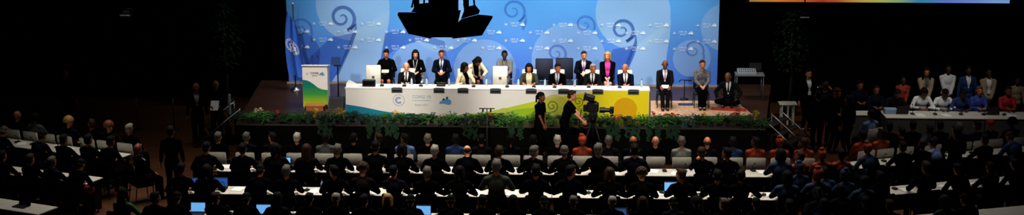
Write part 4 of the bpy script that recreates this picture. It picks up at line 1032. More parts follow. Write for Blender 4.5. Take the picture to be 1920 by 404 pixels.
R4 = [(292, S, H_BLK, BLACK, 'deskr', T_), (332, S, H_BLK, BLACK, 'down', T_), (404, S, H_BRN, BLACK, 'chin', T_), (462, S, H_BLK, BLACK, 'down', T_), (520, 'bob', H_BLK, NAVY, 'deskfw', T_), (580, S, H_BLK, BLACK, 'deskfw', T_), (630, S, H_SIL, BLACK, 'deskfw', T_), (683, S, H_BLK, BLACK, 'arm', T_), (727, 'bob', H_BLD, BLACK, 'deskfw', L_), (770, S, H_BLK, BLACK, 'down', T_), (845, S, H_BLK, BLACK, 'down', T_), (905, S, H_BLK, BLACK, 'deskfw', T_), (962, 'bob', H_BLK, BLACK, 'deskfw', T_), (1020, S, H_BLK, BLACK, 'down', T_), (1075, S, H_GRY, BLACK, 'deskfw', T_), (1148, S, H_SIL, BLACK, 'deskfw', T_),
      (1205, 'bob', H_BRN, BLACK, 'deskfw', T_), (1262, S, H_BLK, NAVY, 'down', T_), (1306, 'curly', H_BLK, BLACK, 'deskfw', B_), (1357, S, H_GRY, BLACK, 'deskl', T_), (1418, S, H_BLK, BLACK, 'deskfw', T_), (1480, S, H_BLK, BLACK, 'desk', D_), (1545, 'bob', H_BLK, NAVY, 'deskfw', D_)]
AI = 'the wooden aisle'
Y1, Y2, Y3, Y4 = -3.45, -4.98, -6.88, -8.78
seat_row('front audience row', AI, R1, lambda p, px, s: root_y(p, px, Y1, PI, 0, s), PI, 'white', 0, 0)
SCL = 1.07
seat_row('second audience row', AI, [tuple(e[:6])+(SCL*(e[6] if len(e) > 6 else 1),) for e in R2], lambda p, px, s: root_y(p, px, Y2, PI, 0, s), PI, 'black', 0, 0)
seat_row('third audience row', AI, [tuple(e[:6])+(SCL*(e[6] if len(e) > 6 else 1),) for e in R3], lambda p, px, s: root_y(p, px, Y3, PI, 0, s), PI, 'black', 0, 0)
seat_row('nearest audience row', AI, R4, lambda p, px, s: root_y(p, px, Y4, PI, 0, s), PI, 'black', 0, 0)
TABS = []
for row, yc, pa, pb, n in (('second audience row', -4.33, 403, 1446, 8), ('third audience row', -6.23, 335, 1455, 8), ('nearest audience row', -8.13, 296, 1610, 9)):
    xa, xb = atY(pa, 320, yc).x, atY(pb, 320, yc).x; L = (xb-xa)/n
    pzy = proj((0, yc, .74))[1]
    xa, xb = at(pa, pzy, .74).x, at(pb, pzy, .74).x; L = (xb-xa)/n
    for i in range(n):
        c = V((xa+L*(i+.5), yc, 0)); table(L, c, PI, f'white conference table, {nth(i+1)} from the wooden aisle in the {row}', 'tables, '+row)
    TABS.append((row, yc))
# things on the central tables
SCRB = mat('lit blue screen', (120, 180, 235), .3, emit=1.0, var=.15, nscale=8); SCRD = mat('deep blue screen', (60, 110, 190), .3, emit=.55, var=.2, nscale=8)
def on(px, yc, dy=0.): 
    x = 0.
    for _ in range(6): x += (px-proj((x, yc+dy, .74))[0])/78
    return V((x, yc+dy, .741))
for px, yc, dy, m, nm in ((531, -4.33, .02, SCRB, 'open laptop with bright blue screen on the second-row table, beside the brown-haired person'), (356, -6.23, .0, SCRD, 'open laptop with deep blue screen at the aisle end of the third row'), (412, -6.23, .05, SCRD, 'open laptop with dim blue screen, second along the third-row tables'), (1259, -6.23, .1, SCRB, 'open laptop with lit blue screen on the third-row table beyond the centre'),
                        (369, -8.13, .0, SCRB, 'open laptop with bright pale screen at the aisle end of the nearest row'), (492, -8.13, -.1, SCRB, 'open laptop with lit screen, second along the nearest row'), (793, -8.13, -.05, SCRB, 'open laptop with lit screen near the middle of the nearest row'), (1161, -8.13, -.1, SCRD, 'open laptop with blue screen beside the silver-haired person in the nearest row')):
    laptop(on(px, yc, dy), PI, nm, m, 'open laptops on the audience tables')
rnd = random.Random(11)
MIC = {-4.33: [442, 490, 548, 603, 645, 676, 735, 786, 826, 868, 898, 972, 1034, 1080, 1154, 1246, 1284, 1340, 1412], -6.23: [420, 575, 652, 702, 773, 838, 888, 981, 1042, 1104, 1172, 1240, 1314, 1432], -8.13: [430, 550, 655, 820, 935, 990, 1110, 1180, 1330, 1390]}
PAP = {-4.33: [424, 480, 600, 662, 780, 850, 908, 966, 1090, 1150, 1225, 1268, 1430], -6.23: [446, 590, 656, 708, 768, 832, 896, 960, 1114, 1176, 1232, 1308, 1440], -8.13: [440, 700, 880, 1060, 1240, 1440]}
RN = {-4.33: 'second audience row', -6.23: 'third audience row', -8.13: 'nearest audience row'}
for yc in MIC:
    for i, px in enumerate(MIC[yc]): microphone(on(px, yc, .08+rnd.uniform(-.1, .1)), PI+rnd.uniform(-.4, .4), f'black desk microphone, {nth(i+1)} from the wooden aisle on tables of the {RN[yc]}', 'desk microphones, '+RN[yc], .2)
    for i, px in enumerate(PAP[yc]): papers(on(px, yc, rnd.uniform(-.14, .1)), rnd.uniform(-.5, .5), f'white papers, {nth(i+1)} from the wooden aisle on tables of the {RN[yc]}', 'papers, '+RN[yc], 3)
for i, (px, yc) in enumerate(((508, -4.33), (690, -4.33), (1070, -4.33), (1296, -4.33), (470, -6.23), (604, -6.23), (1030, -6.23), (1195, -6.23), (1332, -6.23))):
    bottle(on(px, yc, .15), f'water bottle on an audience table, {nth(i+1 if yc > -5 else i-3)} from the aisle in the {RN[yc]}', 'bottles on the audience tables')

# ---- side blocks: slanting tables
def side_block(nm, near, far_px, where, flip):
    """a line of tables from the picture line of their near edge; returns frame"""
    a, b = at(*near[0], .74), at(*near[1], .74); u = (b-a).normalized(); v = V((-u.y, u.x, 0)); return a, b, u, v
def block_tables(row, where, a, b, u, v, n, start_at_b, group):
    L = (b-a).length/n; rz = math.atan2(u.y, u.x)
    for i in range(n):
        k = (n-1-i) if start_at_b else i
        c = a+u*(L*(k+.5))+v*.31; table(L, (c.x, c.y, 0), rz+PI, f'white conference table, {nth(i+1)} from {where} in {row}', group)
    return rz
def line_root(base, u, rz):
    def f(pose, px, s):
        h = pose_meshes(pose)['H'] @ V((0, 0, 0)); off = M.Rotation(rz, 3, 'Z') @ V((h.x, h.y, 0))*s; t = 0.
        for _ in range(10):
            q = base+u*t; x, y = proj((q.x+off.x, q.y+off.y, h.z*s)); t += (px-x)/75
        q = base+u*t; return V((q.x, q.y, 0))
    return f
LB = 'lectern-side block'
AN = 'the aisle'
# row A
a, b, u, v = side_block('', ((-70, 263), (217, 300)), 0, '', 0); rzA = block_tables('lectern-side first row', AN, a, b, u, v, 3, True, 'tables of the '+LB); LA = (a, b, u, v)
RAf = [(33, 'none', H_BRN, NAVY, 'lap', T_), (66, 'bob', H_BLK, GREY, 'lapl', T_), (130, 'curly', H_BLD, CHAR, 'lap', L_), (172, S, H_BRN, BLACK, 'lapl', T_), (205, 'curly', H_RED, DBROWN, 'lap', L_), (243, S, H_SIL, BLACK, 'lap', T_)]
base = a+v*.98; f = line_root(base, u, PI+rzA)
seat_row('lectern-side front row', 'the far wall', RAf, f, PI+rzA, 'white', 0, 0)
q = f('lap', 98, 1.); chair('white', q, PI+rzA, 'white chair standing empty between the grey-topped and the blond person', 'chairs, lectern-side front row')
q = f('lap', 2, 1.); chair('white', q, PI+rzA, 'white chair standing empty nearest the far wall', 'chairs, lectern-side front row')
base = a-v*.62; f = line_root(base, u, PI+rzA)
seat_row('lectern-side second row', 'the far wall', [(8, S, H_GRY, BLACK, 'down', T_), (80, S, H_BLK, NAVY, 'down', T_), (120, S, H_BLK, BLACK, 'desk', T_), (166, S, H_BLK, BLACK, 'desk', T_, 1.06), (208, S, H_BLK, BLACK, 'deskfw', T_, 1.05)], f, PI+rzA, 'black', 0, 0)
# row B
a, b, u, v = side_block('', ((-90, 314), (162, 346)), 0, '', 0); rzB = block_tables('lectern-side middle row', AN, a, b, u, v, 3, True, 'tables of the '+LB); LBt = (a, b, u, v)
f = line_root(a-v*.34, u, PI+rzB)
seat_row('lectern-side third row', 'the far wall', [(5, S, H_BLK, BLACK, 'desk', T_), (57, S, H_BRN, BLACK, 'desk', T_), (98, S, H_GRY, CHAR, 'desk', T_), (152, S, H_BLK, BLACK, 'down', T_)], f, PI+rzB, 'black', 0, 0)
# row C
a, b, u, v = side_block('', ((-90, 378), (72, 403)), 0, '', 0); rzC = block_tables('lectern-side nearest row', AN, a, b, u, v, 2, True, 'tables of the '+LB); LC = (a, b, u, v)
def on_line(Lf, t, d): a, b, u, v = Lf; q = b-u*t+v*d; return V((q.x, q.y, .741))
laptop(on_line(LC, .75, .3), rzC+PI, 'dark closed-looking laptop on the nearest lectern-side table', mat('unlit laptop screen', (12, 12, 14), .2), None)
laptop(on_line(LBt, .62, .3), rzB+PI, 'dark laptop on the middle lectern-side table near the red bag', MATS['unlit laptop screen'], None)
for i, t in enumerate((.4, 1.3, 2.1, 2.9, 3.4)): microphone(on_line(LA, t, .35), rzA+PI, f'black desk microphone, {nth(i+1)} from the aisle on the first lectern-side tables', 'microphones of the '+LB, .2)
for i, t in enumerate((.3, 1.1, 1.9)): microphone(on_line(LBt, t, .35), rzB+PI, f'black desk microphone, {nth(i+1)} from the aisle on the middle lectern-side tables', 'microphones of the '+LB, .2)
for i, t in enumerate((.7, 1.7, 2.6, 3.2)): papers(on_line(LA, t, .28), rzA+.2*i, f'white papers, {nth(i+1)} from the aisle on the first lectern-side tables', 'papers of the '+LB, 3)
for i, t in enumerate((.2, 1.4)): papers(on_line(LBt, t, .2), rzB+.3*i, f'white papers, {nth(i+1)} from the aisle on the middle lectern-side tables', 'papers of the '+LB, 3)
bg = thing('red_bag', 'small red bag hanging at the aisle end of the middle lectern-side table', 'bag', on_line(LBt, -.0, -.12)+V((.12, -.02, -.16)))
obj('bag_body', MB().box((0, 0, .07), (.26, .12, .18), bev=.04), RED, bg, True); obj('strap', MB().tube([(-.09, 0, .15), (-.06, 0, .24), (.06, 0, .24), (.09, 0, .15)], .01), RED, bg, True)
# people around the wooden aisle
def stander(pose, px, py, rz, label, s=1., z0=0, ymin=-99, **k):
    loc = root_for(pose, px, py, rz, z0, s); loc.y = max(loc.y, ymin); return person(pose, loc, rz, label, s=s, **k)
stander('stand', 319, 236, PI+.1, 'person in black standing with back turned in the wooden aisle', skin=T_, hair=(S, H_BLK), top=BLACK, group='people standing in the aisle')
stander('lapl', 259, 270, PI-.9, 'person in dark clothes seated alone at the aisle end, face turned back', skin=L_, hair=(S, H_RED), top=BLACK, shirt=WHITE, group='people near the aisle')
q = root_for('lapl', 259, 270, PI-.9, 0); chair('black', q, PI-.9, 'black chair under the lone person at the aisle end', 'chairs near the aisle')
stander('desk', 230, 352, PI-.3, 'long-haired woman in green top seated by the wooden aisle', skin=T_, hair=('long', H_BLK), top=GREEN, group='people near the aisle')
q = root_for('desk', 230, 352, PI-.3, 0); chair('black', q, PI-.3, 'black chair under the long-haired woman in green', 'chairs near the aisle')
stander('stand', 367, 155, .3, 'bald man in dark suit standing below the lectern-side stairs, farther from the stage', skin=B_, hair=('fringe', H_BLK), top=BLACK, shirt=LGREY, group='men by the lectern-side stairs')
stander('read', 404, 152, .1, 'bald man in black reading white papers beside the lectern-side stairs', skin=B_, hair=('fringe', H_BLK), top=BLACK, group='men by the lectern-side stairs')
q = root_for('read', 404, 152, .1, 0); o = obj('held_papers', MB().box((0, 0, 0), (.22, .3, .01), rot=M.Rotation(.9, 3, 'X'), bev=.002), PAPER); o.location = q+V((.03, -.34, 1.14)); tag(o, 'white papers in the hands of the bald man by the stairs', 'papers')
stander('stand', 121, 128, .4, 'dim figure in dark clothes standing against the black drapes', skin=T_, hair=(S, H_BLK), top=BLACK, s=1.0, group='people by the drapes')
# barrier posts
for i, px in enumerate((40, 180, 258, 327)):
    q = at(px, 244, 0); o = thing('barrier_post', f'slim dark barrier post before the drapes, {nth(i+1)} from the far wall', 'post', (q.x, q.y, 0), 0, 'barrier posts'); obj('base', MB().lathe([(.16, 0), (.16, .02), (.03, .05)]), DMETAL, o, True); obj('pole', MB().tube([(0, 0, .04), (0, 0, .98)], .02), mat('grey barrier metal', (70, 72, 76), .4, .6), o, True); obj('top_cap', MB().lathe([(.03, .96), (.035, 1.0), (.01, 1.03)]), DMETAL, o, True)
pq = at(430, 213, 0); o = thing('white_post', 'pale upright post at the head of the lectern-side stairs', 'post', (sl.x-.42, sl.y-.2, 0)); obj('pole', MB().box((0, 0, .68), (.06, .06, 1.36), bev=.01), mat('pale post paint', (190, 190, 180), .5), o); obj('foot_plate', MB().box((0, 0, .01), (.2, .2, .02)), DMETAL, o)

# ---- photographer-side block
PB = 'photographer-side block'; SA = 'the orange delegation'
a, b, u, v = side_block('', ((1612, 316.5), (1985, 282)), 0, '', 0); rzR = block_tables('photographer-side first row', SA, a, b, u, v, 3, False, 'tables of the '+PB); RA = (a, b, u, v)
f = line_root(a+v*.98, u, PI+rzR)
seat_row('photographer-side front row', SA, [(1617, S, H_BLK, ORANGE, 'lap', D_), (1652, S, H_BLK, ORANGE, 'lapl', D_), (1690, S, H_BLK, BLACK, 'lap', T_), (1742, S, H_BLK, BLUE, 'lap', B_), (1799, S, H_GRY, BLACK, 'lap', T_), (1832, S, H_BLK, CHAR, 'lap', T_), (1857, 'cap', RED, BLACK, 'lap', T_), (1897, 'curly', H_BLK, BLACK, 'lap', D_)], f, PI+rzR, 'white', 0, 0)
f = line_root(a-v*.34, u, PI+rzR)
seat_row('photographer-side second row', SA, [(1626, 'wrap', H_BLK, BLUEP, 'deskfw', D_), (1692, S, H_BLK, BLACK, 'desk', T_), (1730, S, H_BRN, BLACK, 'deskr', T_), (1748, S, H_BLK, LBLUE, 'down', T_), (1793, S, H_BLK, BLACK, 'desk', T_, 1.18), (1846, S, H_BLK, BLACK, 'desk', T_), (1893, S, H_BRN, BLUE, 'down', T_)], f, PI+rzR, 'black', 0, 0)
a, b, u, v = side_block('', ((1672, 366), (1985, 338)), 0, '', 0); rzR2 = block_tables('photographer-side middle row', SA, a, b, u, v, 3, False, 'tables of the '+PB); RB = (a, b, u, v)
f = line_root(a-v*.34, u, PI+rzR2)
seat_row('photographer-side third row', SA, [(1650, S, H_BLK, BLACK, 'desk', D_), (1736, S, H_BRN, BLACK, 'desk', T_, 1.1), (1795, S, H_BLK, BLACK, 'deskfw', T_), (1856, S, H_BLK, NAVY, 'desk', T_), (1902, S, H_BLK, BLACK, 'deskfw', T_)], f, PI+rzR2, 'black', 0, 0)
a, b, u, v = side_block('', ((1730, 421), (1985, 398)), 0, '', 0); rzR3 = block_tables('photographer-side nearest row', SA, a, b, u, v, 2, False, 'tables of the '+PB)
f = line_root(a-v*.34, u, PI+rzR3)
seat_row('photographer-side nearest row', SA, [(1668, S, H_BRN, BLACK, 'deskfw', T_), (1770, 'bob', H_BRN, OLIVE, 'deskfw', T_), (1808, S, H_BLK, NAVY, 'down', T_)], f, PI+rzR3, 'black', 0, 0)
def on_r(Lf, t, d): a, b, u, v = Lf; q = a+u*t+v*d; return V((q.x, q.y, .741))
for Lf, rn, ts in ((RA, 'first', (.3, .9, 1.6, 2.6, 3.4)), (RB, 'middle', (.3, .7, 1.3, 2.1, 2.9))):
    for i, t in enumerate(ts):
        microphone(on_r(Lf, t, .38), rzR+PI, f'black desk microphone, {nth(i+1)} from the orange delegation on the {rn} photographer-side tables', 'microphones of the '+PB, .2)
        papers(on_r(Lf, t+.22, .22), rzR+i*.3, f'white papers, {nth(i+1)} from the orange delegation on the {rn} photographer-side tables', 'papers of the '+PB, 3)
fo = obj('red_folder', MB().box((0, 0, .012), (.3, .22, .024), bev=.005), RED); fo.location = on_r(RA, .35, .12); fo.rotation_euler.z = rzR; tag(fo, 'red folder on the first photographer-side table next to the orange delegation', 'folder')
# delegation in bright dress between the blocks
DEL = [(1500, 283, S, H_BRN, ORANGE, 'lapl', B_, 'rust'), (1541, 280, 'wrap', H_BLK, ORANGE, 'lap', D_, ''), (1578, 279, S, H_BLK, ORANGE, 'lap', D_, ''), (1545, 312, S, H_BLK, BLUEP, 'deskfw', D_, ''), (1583, 318, 'wrap', H_BLK, BLUEP, 'deskl', D_, ''), (1622, 330, S, H_BLK, BLUEP, 'deskr', D_, ''), (1498, 304, 'wrap', H_BLK, BLUEP, 'desk', D_, ''), (1575, 345, S, H_BLK, NAVY, 'deskfw', D_, ''), (1530, 352, 'bob', H_BLK, NAVY, 'down', D_, ''), (1622, 368, S, H_BLK, BLACK, 'deskfw', D_, '')]
for i, (px, py, st, hm, top, pose, skin, _) in enumerate(sorted(DEL)):
    hn, tn = occupant((st, hm), top); rz = PI+R(12); loc = root_for(pose, px, py, rz, 0)
    person(pose, loc, rz, f'{hn} delegate in {tn} dress, {nth(i+1)} along the bright delegation between the blocks', skin=skin, hair=(st, ORANGE if st == 'wrap' and top is ORANGE else BLUEP if st == 'wrap' else hm), top=top, topname='tunic', bottom=top, group='delegation in bright dress')
    chair('black', loc, rz, f'black chair under the {nth(i+1)} delegate of the bright delegation', 'chairs of the bright delegation')

# ---- long side desk, its seated and standing people
DESK = mat('grey desk front', (72, 72, 66), .7, var=.06, nscale=4)
def desk(L, D, c, label):
    o = thing('long_desk', label, 'desk', c, 0, 'long side desks')
    obj('desktop', MB().box((0, 0, .73), (L, D, .035), bev=.006), WPAINT, o); obj('front_panel', MB().box((0, -D/2+.03, .355), (L-.02, .02, .71)), DESK, o)
    for sx in (-1, 1): obj('side_panel', MB().box((sx*(L/2-.03), .02, .355), (.03, D-.08, .71)), DESK, o)
    return o
dy = 1.96
xs = [at(p, 213, .74).x for p in (1654, 1745, 1836, 1930)]
for i in range(3): desk(xs[i+1]-xs[i]-.004, .84, ((xs[i]+xs[i+1])/2, dy, 0), f'long side desk with white top and grey front, {nth(i+1)} from the photographers')
q = at(1608, 208, .74); desk(.66, .5, (q.x, 2.1, 0), 'narrow side desk with grey front beside the photographers')
SG = 'people seated behind the side desk'
for px, py, pose, st, hm, top, skin, lab in ((1614, 152, 'table', S, H_BLK, NAVY, B_, 'person in navy seated behind the narrow side desk'), (1650, 166, 'table', S, H_BLK, NAVY, B_, 'person in navy at the photographer end of the long side desk'), (1692, 177, 'down', S, H_BLK, CHAR, B_, 'person in dark top bent over the long side desk'), (1735, 168, 'down', 'bob', H_BLK, WHITE, B_, 'woman in white shirt writing at the desk before the beige-jacketed stander'),
     (1775, 170, 'down', S, H_BLK, WHITE, D_, 'person in white shirt bent over the desk before the white-shirted stander'), (1810, 172, 'down', S, H_BLK, BLUE, D_, 'person in dark blue jacket bent over the middle of the side desk'), (1838, 162, 'table', S, H_GRY, LBLUE, T_, 'man in bright blue shirt sitting upright at the side desk'), (1897, 166, 'table', S, H_BLK, RED, B_, 'person in red top seated at the far end of the side desk')):
    top2 = mat('royal blue cloth', (52, 76, 160), .7) if top is LBLUE else top
    loc = root_for(pose, px, py, 0, 0); loc.y = max(loc.y, 2.74); person(pose, loc, 0, lab, skin=skin, hair=(st, hm), top=top2, topname='shirt', group=SG)
    chair('black', loc, 0, 'black chair under the '+lab.replace('person ', 'one ').replace(' of the side desk', ' of that desk'), 'chairs behind the side desk')
SS = 'people standing behind the side desk'
for px, py, pose, st, hm, top, shirt, skin, lab in ((1702, 150, 'clasp', S, H_BLK, ORANGE, None, D_, 'person in rust patterned dress standing behind the side desk'), (1738, 126, 'clasp', 'long', H_BLK, BEIGE, GREY, T_, 'woman in beige jacket standing behind the side desk'), (1779, 121, 'clasp', S, H_BLK, WHITE, None, D_, 'person in white shirt standing behind the side desk'),
     (1817, 124, 'stand', S, H_BLK, BLUE, WHITE, D_, 'man in blue jacket and open white shirt standing behind the side desk'), (1858, 130, 'clasp', S, H_BLK, BEIGE, WHITE, D_, 'man in greyish beige jacket with badge standing behind the side desk'), (1916, 150, 'stand', S, H_BLK, BEIGE, None, D_, 'person in pale dress standing at the outer end of the side desk')):
    stander(pose, px, py, 0, lab, skin=skin, hair=(st, hm), top=top, shirt=shirt, badge=PAPER if 'badge' in lab else None, group=SS, ymin=3.3, s=.86 if px in (1702, 1916) else 1.)
lid = mat('pale laptop lid', (150, 156, 162), .4)
for i, (px, py) in enumerate(((1688, 211), (1722, 213), (1770, 213), (1858, 213), (1892, 214))):
    q = at(px, py, .748); q.y = dy+(.08 if i in (0, 3) else -.12)
    if i in (0, 3): laptop(q, 0, ('first' if i == 0 else 'second')+' open laptop seen from behind on the long side desk', lid, 'laptops on the side desk')
    else: papers(q, .2*i, f'white papers on the long side desk, {nth({1: 1, 2: 2, 4: 3}[i])} from the photographers', 'papers on the side desk', 3)
for i, px in enumerate((1710, 1752, 1800, 1842, 1880)): microphone(V((at(px, 214, .748).x, dy-.02, .748)), 0, f'black desk microphone on the long side desk, {nth(i+1)} from the photographers', 'microphones on the side desk', .26)
fp_ = at(1638, 204, .748); bx = obj('document_box', MB().box((0, 0, .07), (.34, .24, .14), bev=.01).box((0, -.122, .09), (.14, .004, .05)), mat('pale blue document box', (150, 170, 190), .6)); bx.location = (xs[0]+.22, dy+.1, .75); tag(bx, 'pale blue document box on the photographer end of the side desk', 'box')
# people standing and crouching before the desk
CG = 'photographers and ushers beside the stage'
stander('stand', 1517, 130, .2, 'tall man in dark suit and white shirt standing beyond the photographers', skin=T_, hair=(S, H_BLK), top=BLACK, shirt=WHITE, badge=PAPER, group=CG)
pl = stander('photo', 1549, 153, PI-.5, 'photographer in grey-black jacket raising a camera toward the stage', skin=T_, hair=(S, H_BRN), top=CHAR, group=CG)
stander('read', 1573, 166, .5, 'person in black looking down at a screen beside the photographer', skin=T_, hair=(S, H_BRN), top=BLACK, group=CG)
stander('stand', 1535, 170, PI, 'person in black with back turned, in front of the raised camera', skin=T_, hair=(S, H_BLK), top=BLACK, s=.95, group=CG)
stander('standl', 1590, 178, PI+.6, 'short person in black standing against the narrow side desk', skin=T_, hair=('bob', H_BLK), top=BLACK, s=.92, group=CG)
loc = root_for('lap', 1633, 205, PI+.5, 0); person('lap', loc, PI+.5, 'person in pale blue shirt seated before the narrow side desk', skin=T_, hair=(S, H_BLK), top=LBLUE, topname='shirt', group=CG); chair('white', loc, PI+.5, 'white chair under the person in pale blue shirt by the narrow desk', 'chairs before the side desk')
for i, (px, py, lab) in enumerate(((1712, 226, 'dark-clothed person seated with back turned before the first side desk'), (1763, 226, 'dark-clothed person with pale neck seated before the second side desk'), (1668, 228, 'dark-clothed person seated close to the end of the first side desk'))):
    loc = root_for('lap', px, py, PI, 0); person('lap', loc, PI, lab, skin=T_, hair=(S, H_BLK), top=BLACK, s=1., group='people seated before the side desk'); chair('black', loc, PI, 'black chair under the '+lab.replace(' seated', ''), 'chairs before the side desk')
q = root_for('photo', 1549, 153, PI-.5, 0); cm_ = thing('photo_camera', 'black photo camera with red light held up by the photographer', 'camera', (q.x-.10, q.y+.27, 1.56), PI-.5)
obj('camera_body', MB().box((0, 0, 0), (.15, .08, .11), bev=.012).box((0, 0, .07), (.06, .06, .04), bev=.01), PLASTIC, cm_); obj('lens', MB().tube([(0, -.03, 0), (0, -.2, 0)], [.038, .045], 14), PLASTIC, cm_, True); obj('red_light', MB().ell((.05, .045, .03), (.012, .012, .012), seg=8, rings=6), mat('red tally light', (240, 60, 30), .3, emit=3.), cm_, True)

# ---- equipment table at the stage side, bar table, potted trees
eqp = at(1402, 183, ZS); o = thing('equipment_table', 'small dark equipment table at the stage corner behind the cross-legged man', 'table', (eqp.x, 2.6, ZS))
obj('tabletop', MB().box((0, 0, .72), (.8, .5, .03)), mat('grey equipment tabletop', (120, 124, 126), .5), o)
for sx in (-1, 1):
    for sy in (-1, 1): obj('leg', MB().tube([(sx*.37, sy*.22, 0), (sx*.37, sy*.22, .71)], .016), mat('grey steel leg', (110, 112, 114), .4, .6), o, True)
e2 = thing('mixing_console', 'small pale control console on the equipment table', 'console', (eqp.x-.08, 2.6, ZS+.737)); obj('housing', MB().prism([(-.26, -.16, 0), (-.26, .16, 0), (-.26, .16, .12), (-.26, -.16, .04)], (.52, 0, 0)), mat('pale console housing', (150, 154, 160), .5), e2)
for i in range(8):
    for j in range(3): obj('knob', MB().lathe([(.012, .07+.04*j), (.01, .095+.04*j)], (-.21+.06*i, -.08+.09*j, -.01), 8), PLASTIC, e2)
e3 = thing('control_screen', 'small dark screen standing behind the console', 'monitor', (eqp.x+.18, 2.78, ZS+.737)); obj('screen', MB().box((0, 0, .16), (.34, .03, .22), bev=.006), PLASTIC, e3); obj('stand', MB().box((0, .02, .03), (.12, .1, .06), bev=.01), PLASTIC, e3)
bq = at(1477, 236, 0); o = thing('bar_table', 'pale high table with slatted legs beyond the bright handrails', 'table', (bq.x, bq.y+.2, 0))
pw = mat('pale painted wood', (196, 190, 170), .5)
obj('tabletop', MB().box((0, 0, .62), (.52, .4, .04), bev=.01), pw, o)
for sx in (-.17, 0, .17): obj('leg', MB().box((sx, -.1, .3), (.05, .05, .6), bev=.008), pw, o)
for sx in (-.17, .17): obj('leg', MB().box((sx, .12, .3), (.05, .05, .6), bev=.008), pw, o)
def tree(px, y, h, wd, label):
    q = atY(px, 150, y); o = thing('potted_tree', label, 'tree', (q.x, y, 0), 0, 'potted trees by the drapes'); r = random.Random(px); mb = MB()
    for i in range(420):
        t = r.random(); a = r.uniform(0, 2*PI); rad = wd*(math.sin(PI*min(1, .12+t*.88))**.7)*math.sqrt(r.random()); c = V((rad*math.cos(a), rad*math.sin(a), h*(.42+.58*t))); d = V((math.cos(a), math.sin(a), r.uniform(-.9, .3))).normalized(); s = d.cross(V((0, 0, 1))).normalized(); l = r.uniform(.12, .2)
        mb.add([c, c+d*l*.5+s*l*.25, c+d*l, c+d*l*.5-s*l*.25], [(0, 1, 2, 3)])
    obj('foliage', mb, LEAF[2], o); obj('trunk', MB().tube([(0, 0, .3), (.04, 0, h*.35), (-.03, 0, h*.6), (0, 0, h*.85)], [.05, .045, .035, .02]), mat('dark bark', (40, 30, 22), .9, bump=.4), o, True); obj('pot', MB().lathe([(.2, 0), (.27, .4), (.24, .4), (.22, .36)]), POT, o, True)
tree(1482, 4.9, 3.3, .5, 'tall dark potted tree in the shadow beyond the stage stairs with three handrails'); tree(424, 4.9, 3.3, .5, 'tall dark potted tree in the shadow behind the men by the stairs')

# ------------------------------------------------------------------ overhead: hanging lamp unit, small fixtures, video screen
HY = -17.7
def hp(px, py, dy=0): q = atY(px, py, HY+dy); return q
RIGM = mat('matt black rig paint', (6, 6, 6), .8, var=.2, spec=.15); RIGM2 = mat('dark bronze flap paint', (14, 12, 8), .6, var=.2)
oc = hp(836, 20); rg = thing('hanging_lamp_unit', 'large black hanging lamp unit with two spread flaps high before the backdrop', 'stage light', oc)
ri = M.Translation(-oc)
def rpr(pts, d0, d1): return [hp(x, y, d0)-V((0, 0, 0)) for x, y in pts], V((0, d1-d0, 0))
def rig(name, polys, m):
    mb = MB()
    for pts, d0, d1 in polys:
        p = [hp(x, y) for x, y in pts]; p = [V((k.x, HY+d0, k.z)) for k in p]; mb.prism(p, (0, d1-d0, 0))
    return obj(name, mb, m, rg, False, ri)
rig('column', [([(805, 30), (805, -60), (857, -60), (857, 30)][::-1], -.12, .25)], RIGM)
rig('lower_box', [([(800, 24), (808, 65), (853, 65), (862, 24)], -.22, .22)], RIGM)
rig('flap', [([(751, 18), (750, 22), (770, 56.5), (812, 65.5), (812, 20), (778, 18)], -.3, -.24), ([(774, 18), (784, 9), (806, 7), (808, 22)], -.2, .1)], RIGM2)
rig('flap', [([(858, 40), (851, 65.5), (906, 59.5), (925.5, 27), (925, 24.5), (899, 22), (868, 30)], -.3, -.24), ([(866, 31), (872, 16), (890, 11), (899, 22)], -.2, .1)], RIGM2)
for px, py in ((781, 4), (874, 2)):
    a = hp(px, py); mb = MB(); mb.lathe([(.03, -.02), (.04, .02), (.04, .16), (.02, .19)], V((a.x, HY-.02, a.z-.08)), 14); obj('lamp_head', mb, METAL, rg, True, ri)
for pts in (([(795, 16), (796, -20)]), ([(772, 14), (776, -4), (776, -40)]), ([(871, 30), (872, 4), (870, -40)]), ([(890, 14), (888, -4), (886, -40)])):
    mb = MB(); mb.tube([V((hp(x, y).x, HY+.0, hp(x, y).z)) for x, y in pts], .012); obj('yoke', mb, DMETAL, rg, True, ri)
mb = MB(); mb.box(V((hp(881, 13).x, HY-.03, hp(881, 13).z)), (.085, .06, .02)); obj('bright_clamp', mb, METAL, rg, False, ri)
ztop = 11.5; mb = MB(); mb.tube([V((oc.x-.06, HY+.06, hp(831, -50).z)), V((oc.x-.06, HY+.06, ztop))], .04); obj('hanging_pole', mb, DMETAL, rg, True, ri)
for px, py, y, nm in ((237, 26, -2., 'small dim ceiling lamp hanging over the lectern side of the hall'), (1508, 30, 3., 'small lamp with bright band hanging over the photographer side')):
    q = atY(px, py, y); o = thing('hanging_lamp', nm, 'stage light', q, 0, 'small hanging lamps')
    obj('housing', MB().lathe([(.05, -.22), (.11, -.18), (.12, .0), (.08, .08)]), RIGM, o, True); obj('yoke', MB().tube([(-.14, 0, -.06), (-.15, 0, .12), (.15, 0, .12), (.14, 0, -.06)], .012), DMETAL, o, True); obj('bright_band', MB().box((0, -.13, -.02), (.26, .012, .03)), mat('bright band', (200, 200, 195), .4, emit=.12 if px > 900 else .02), o); obj('hanging_pole', MB().tube([(0, 0, .1), (0, 0, 11.45-q.z)], .018), RIGM, o, True)
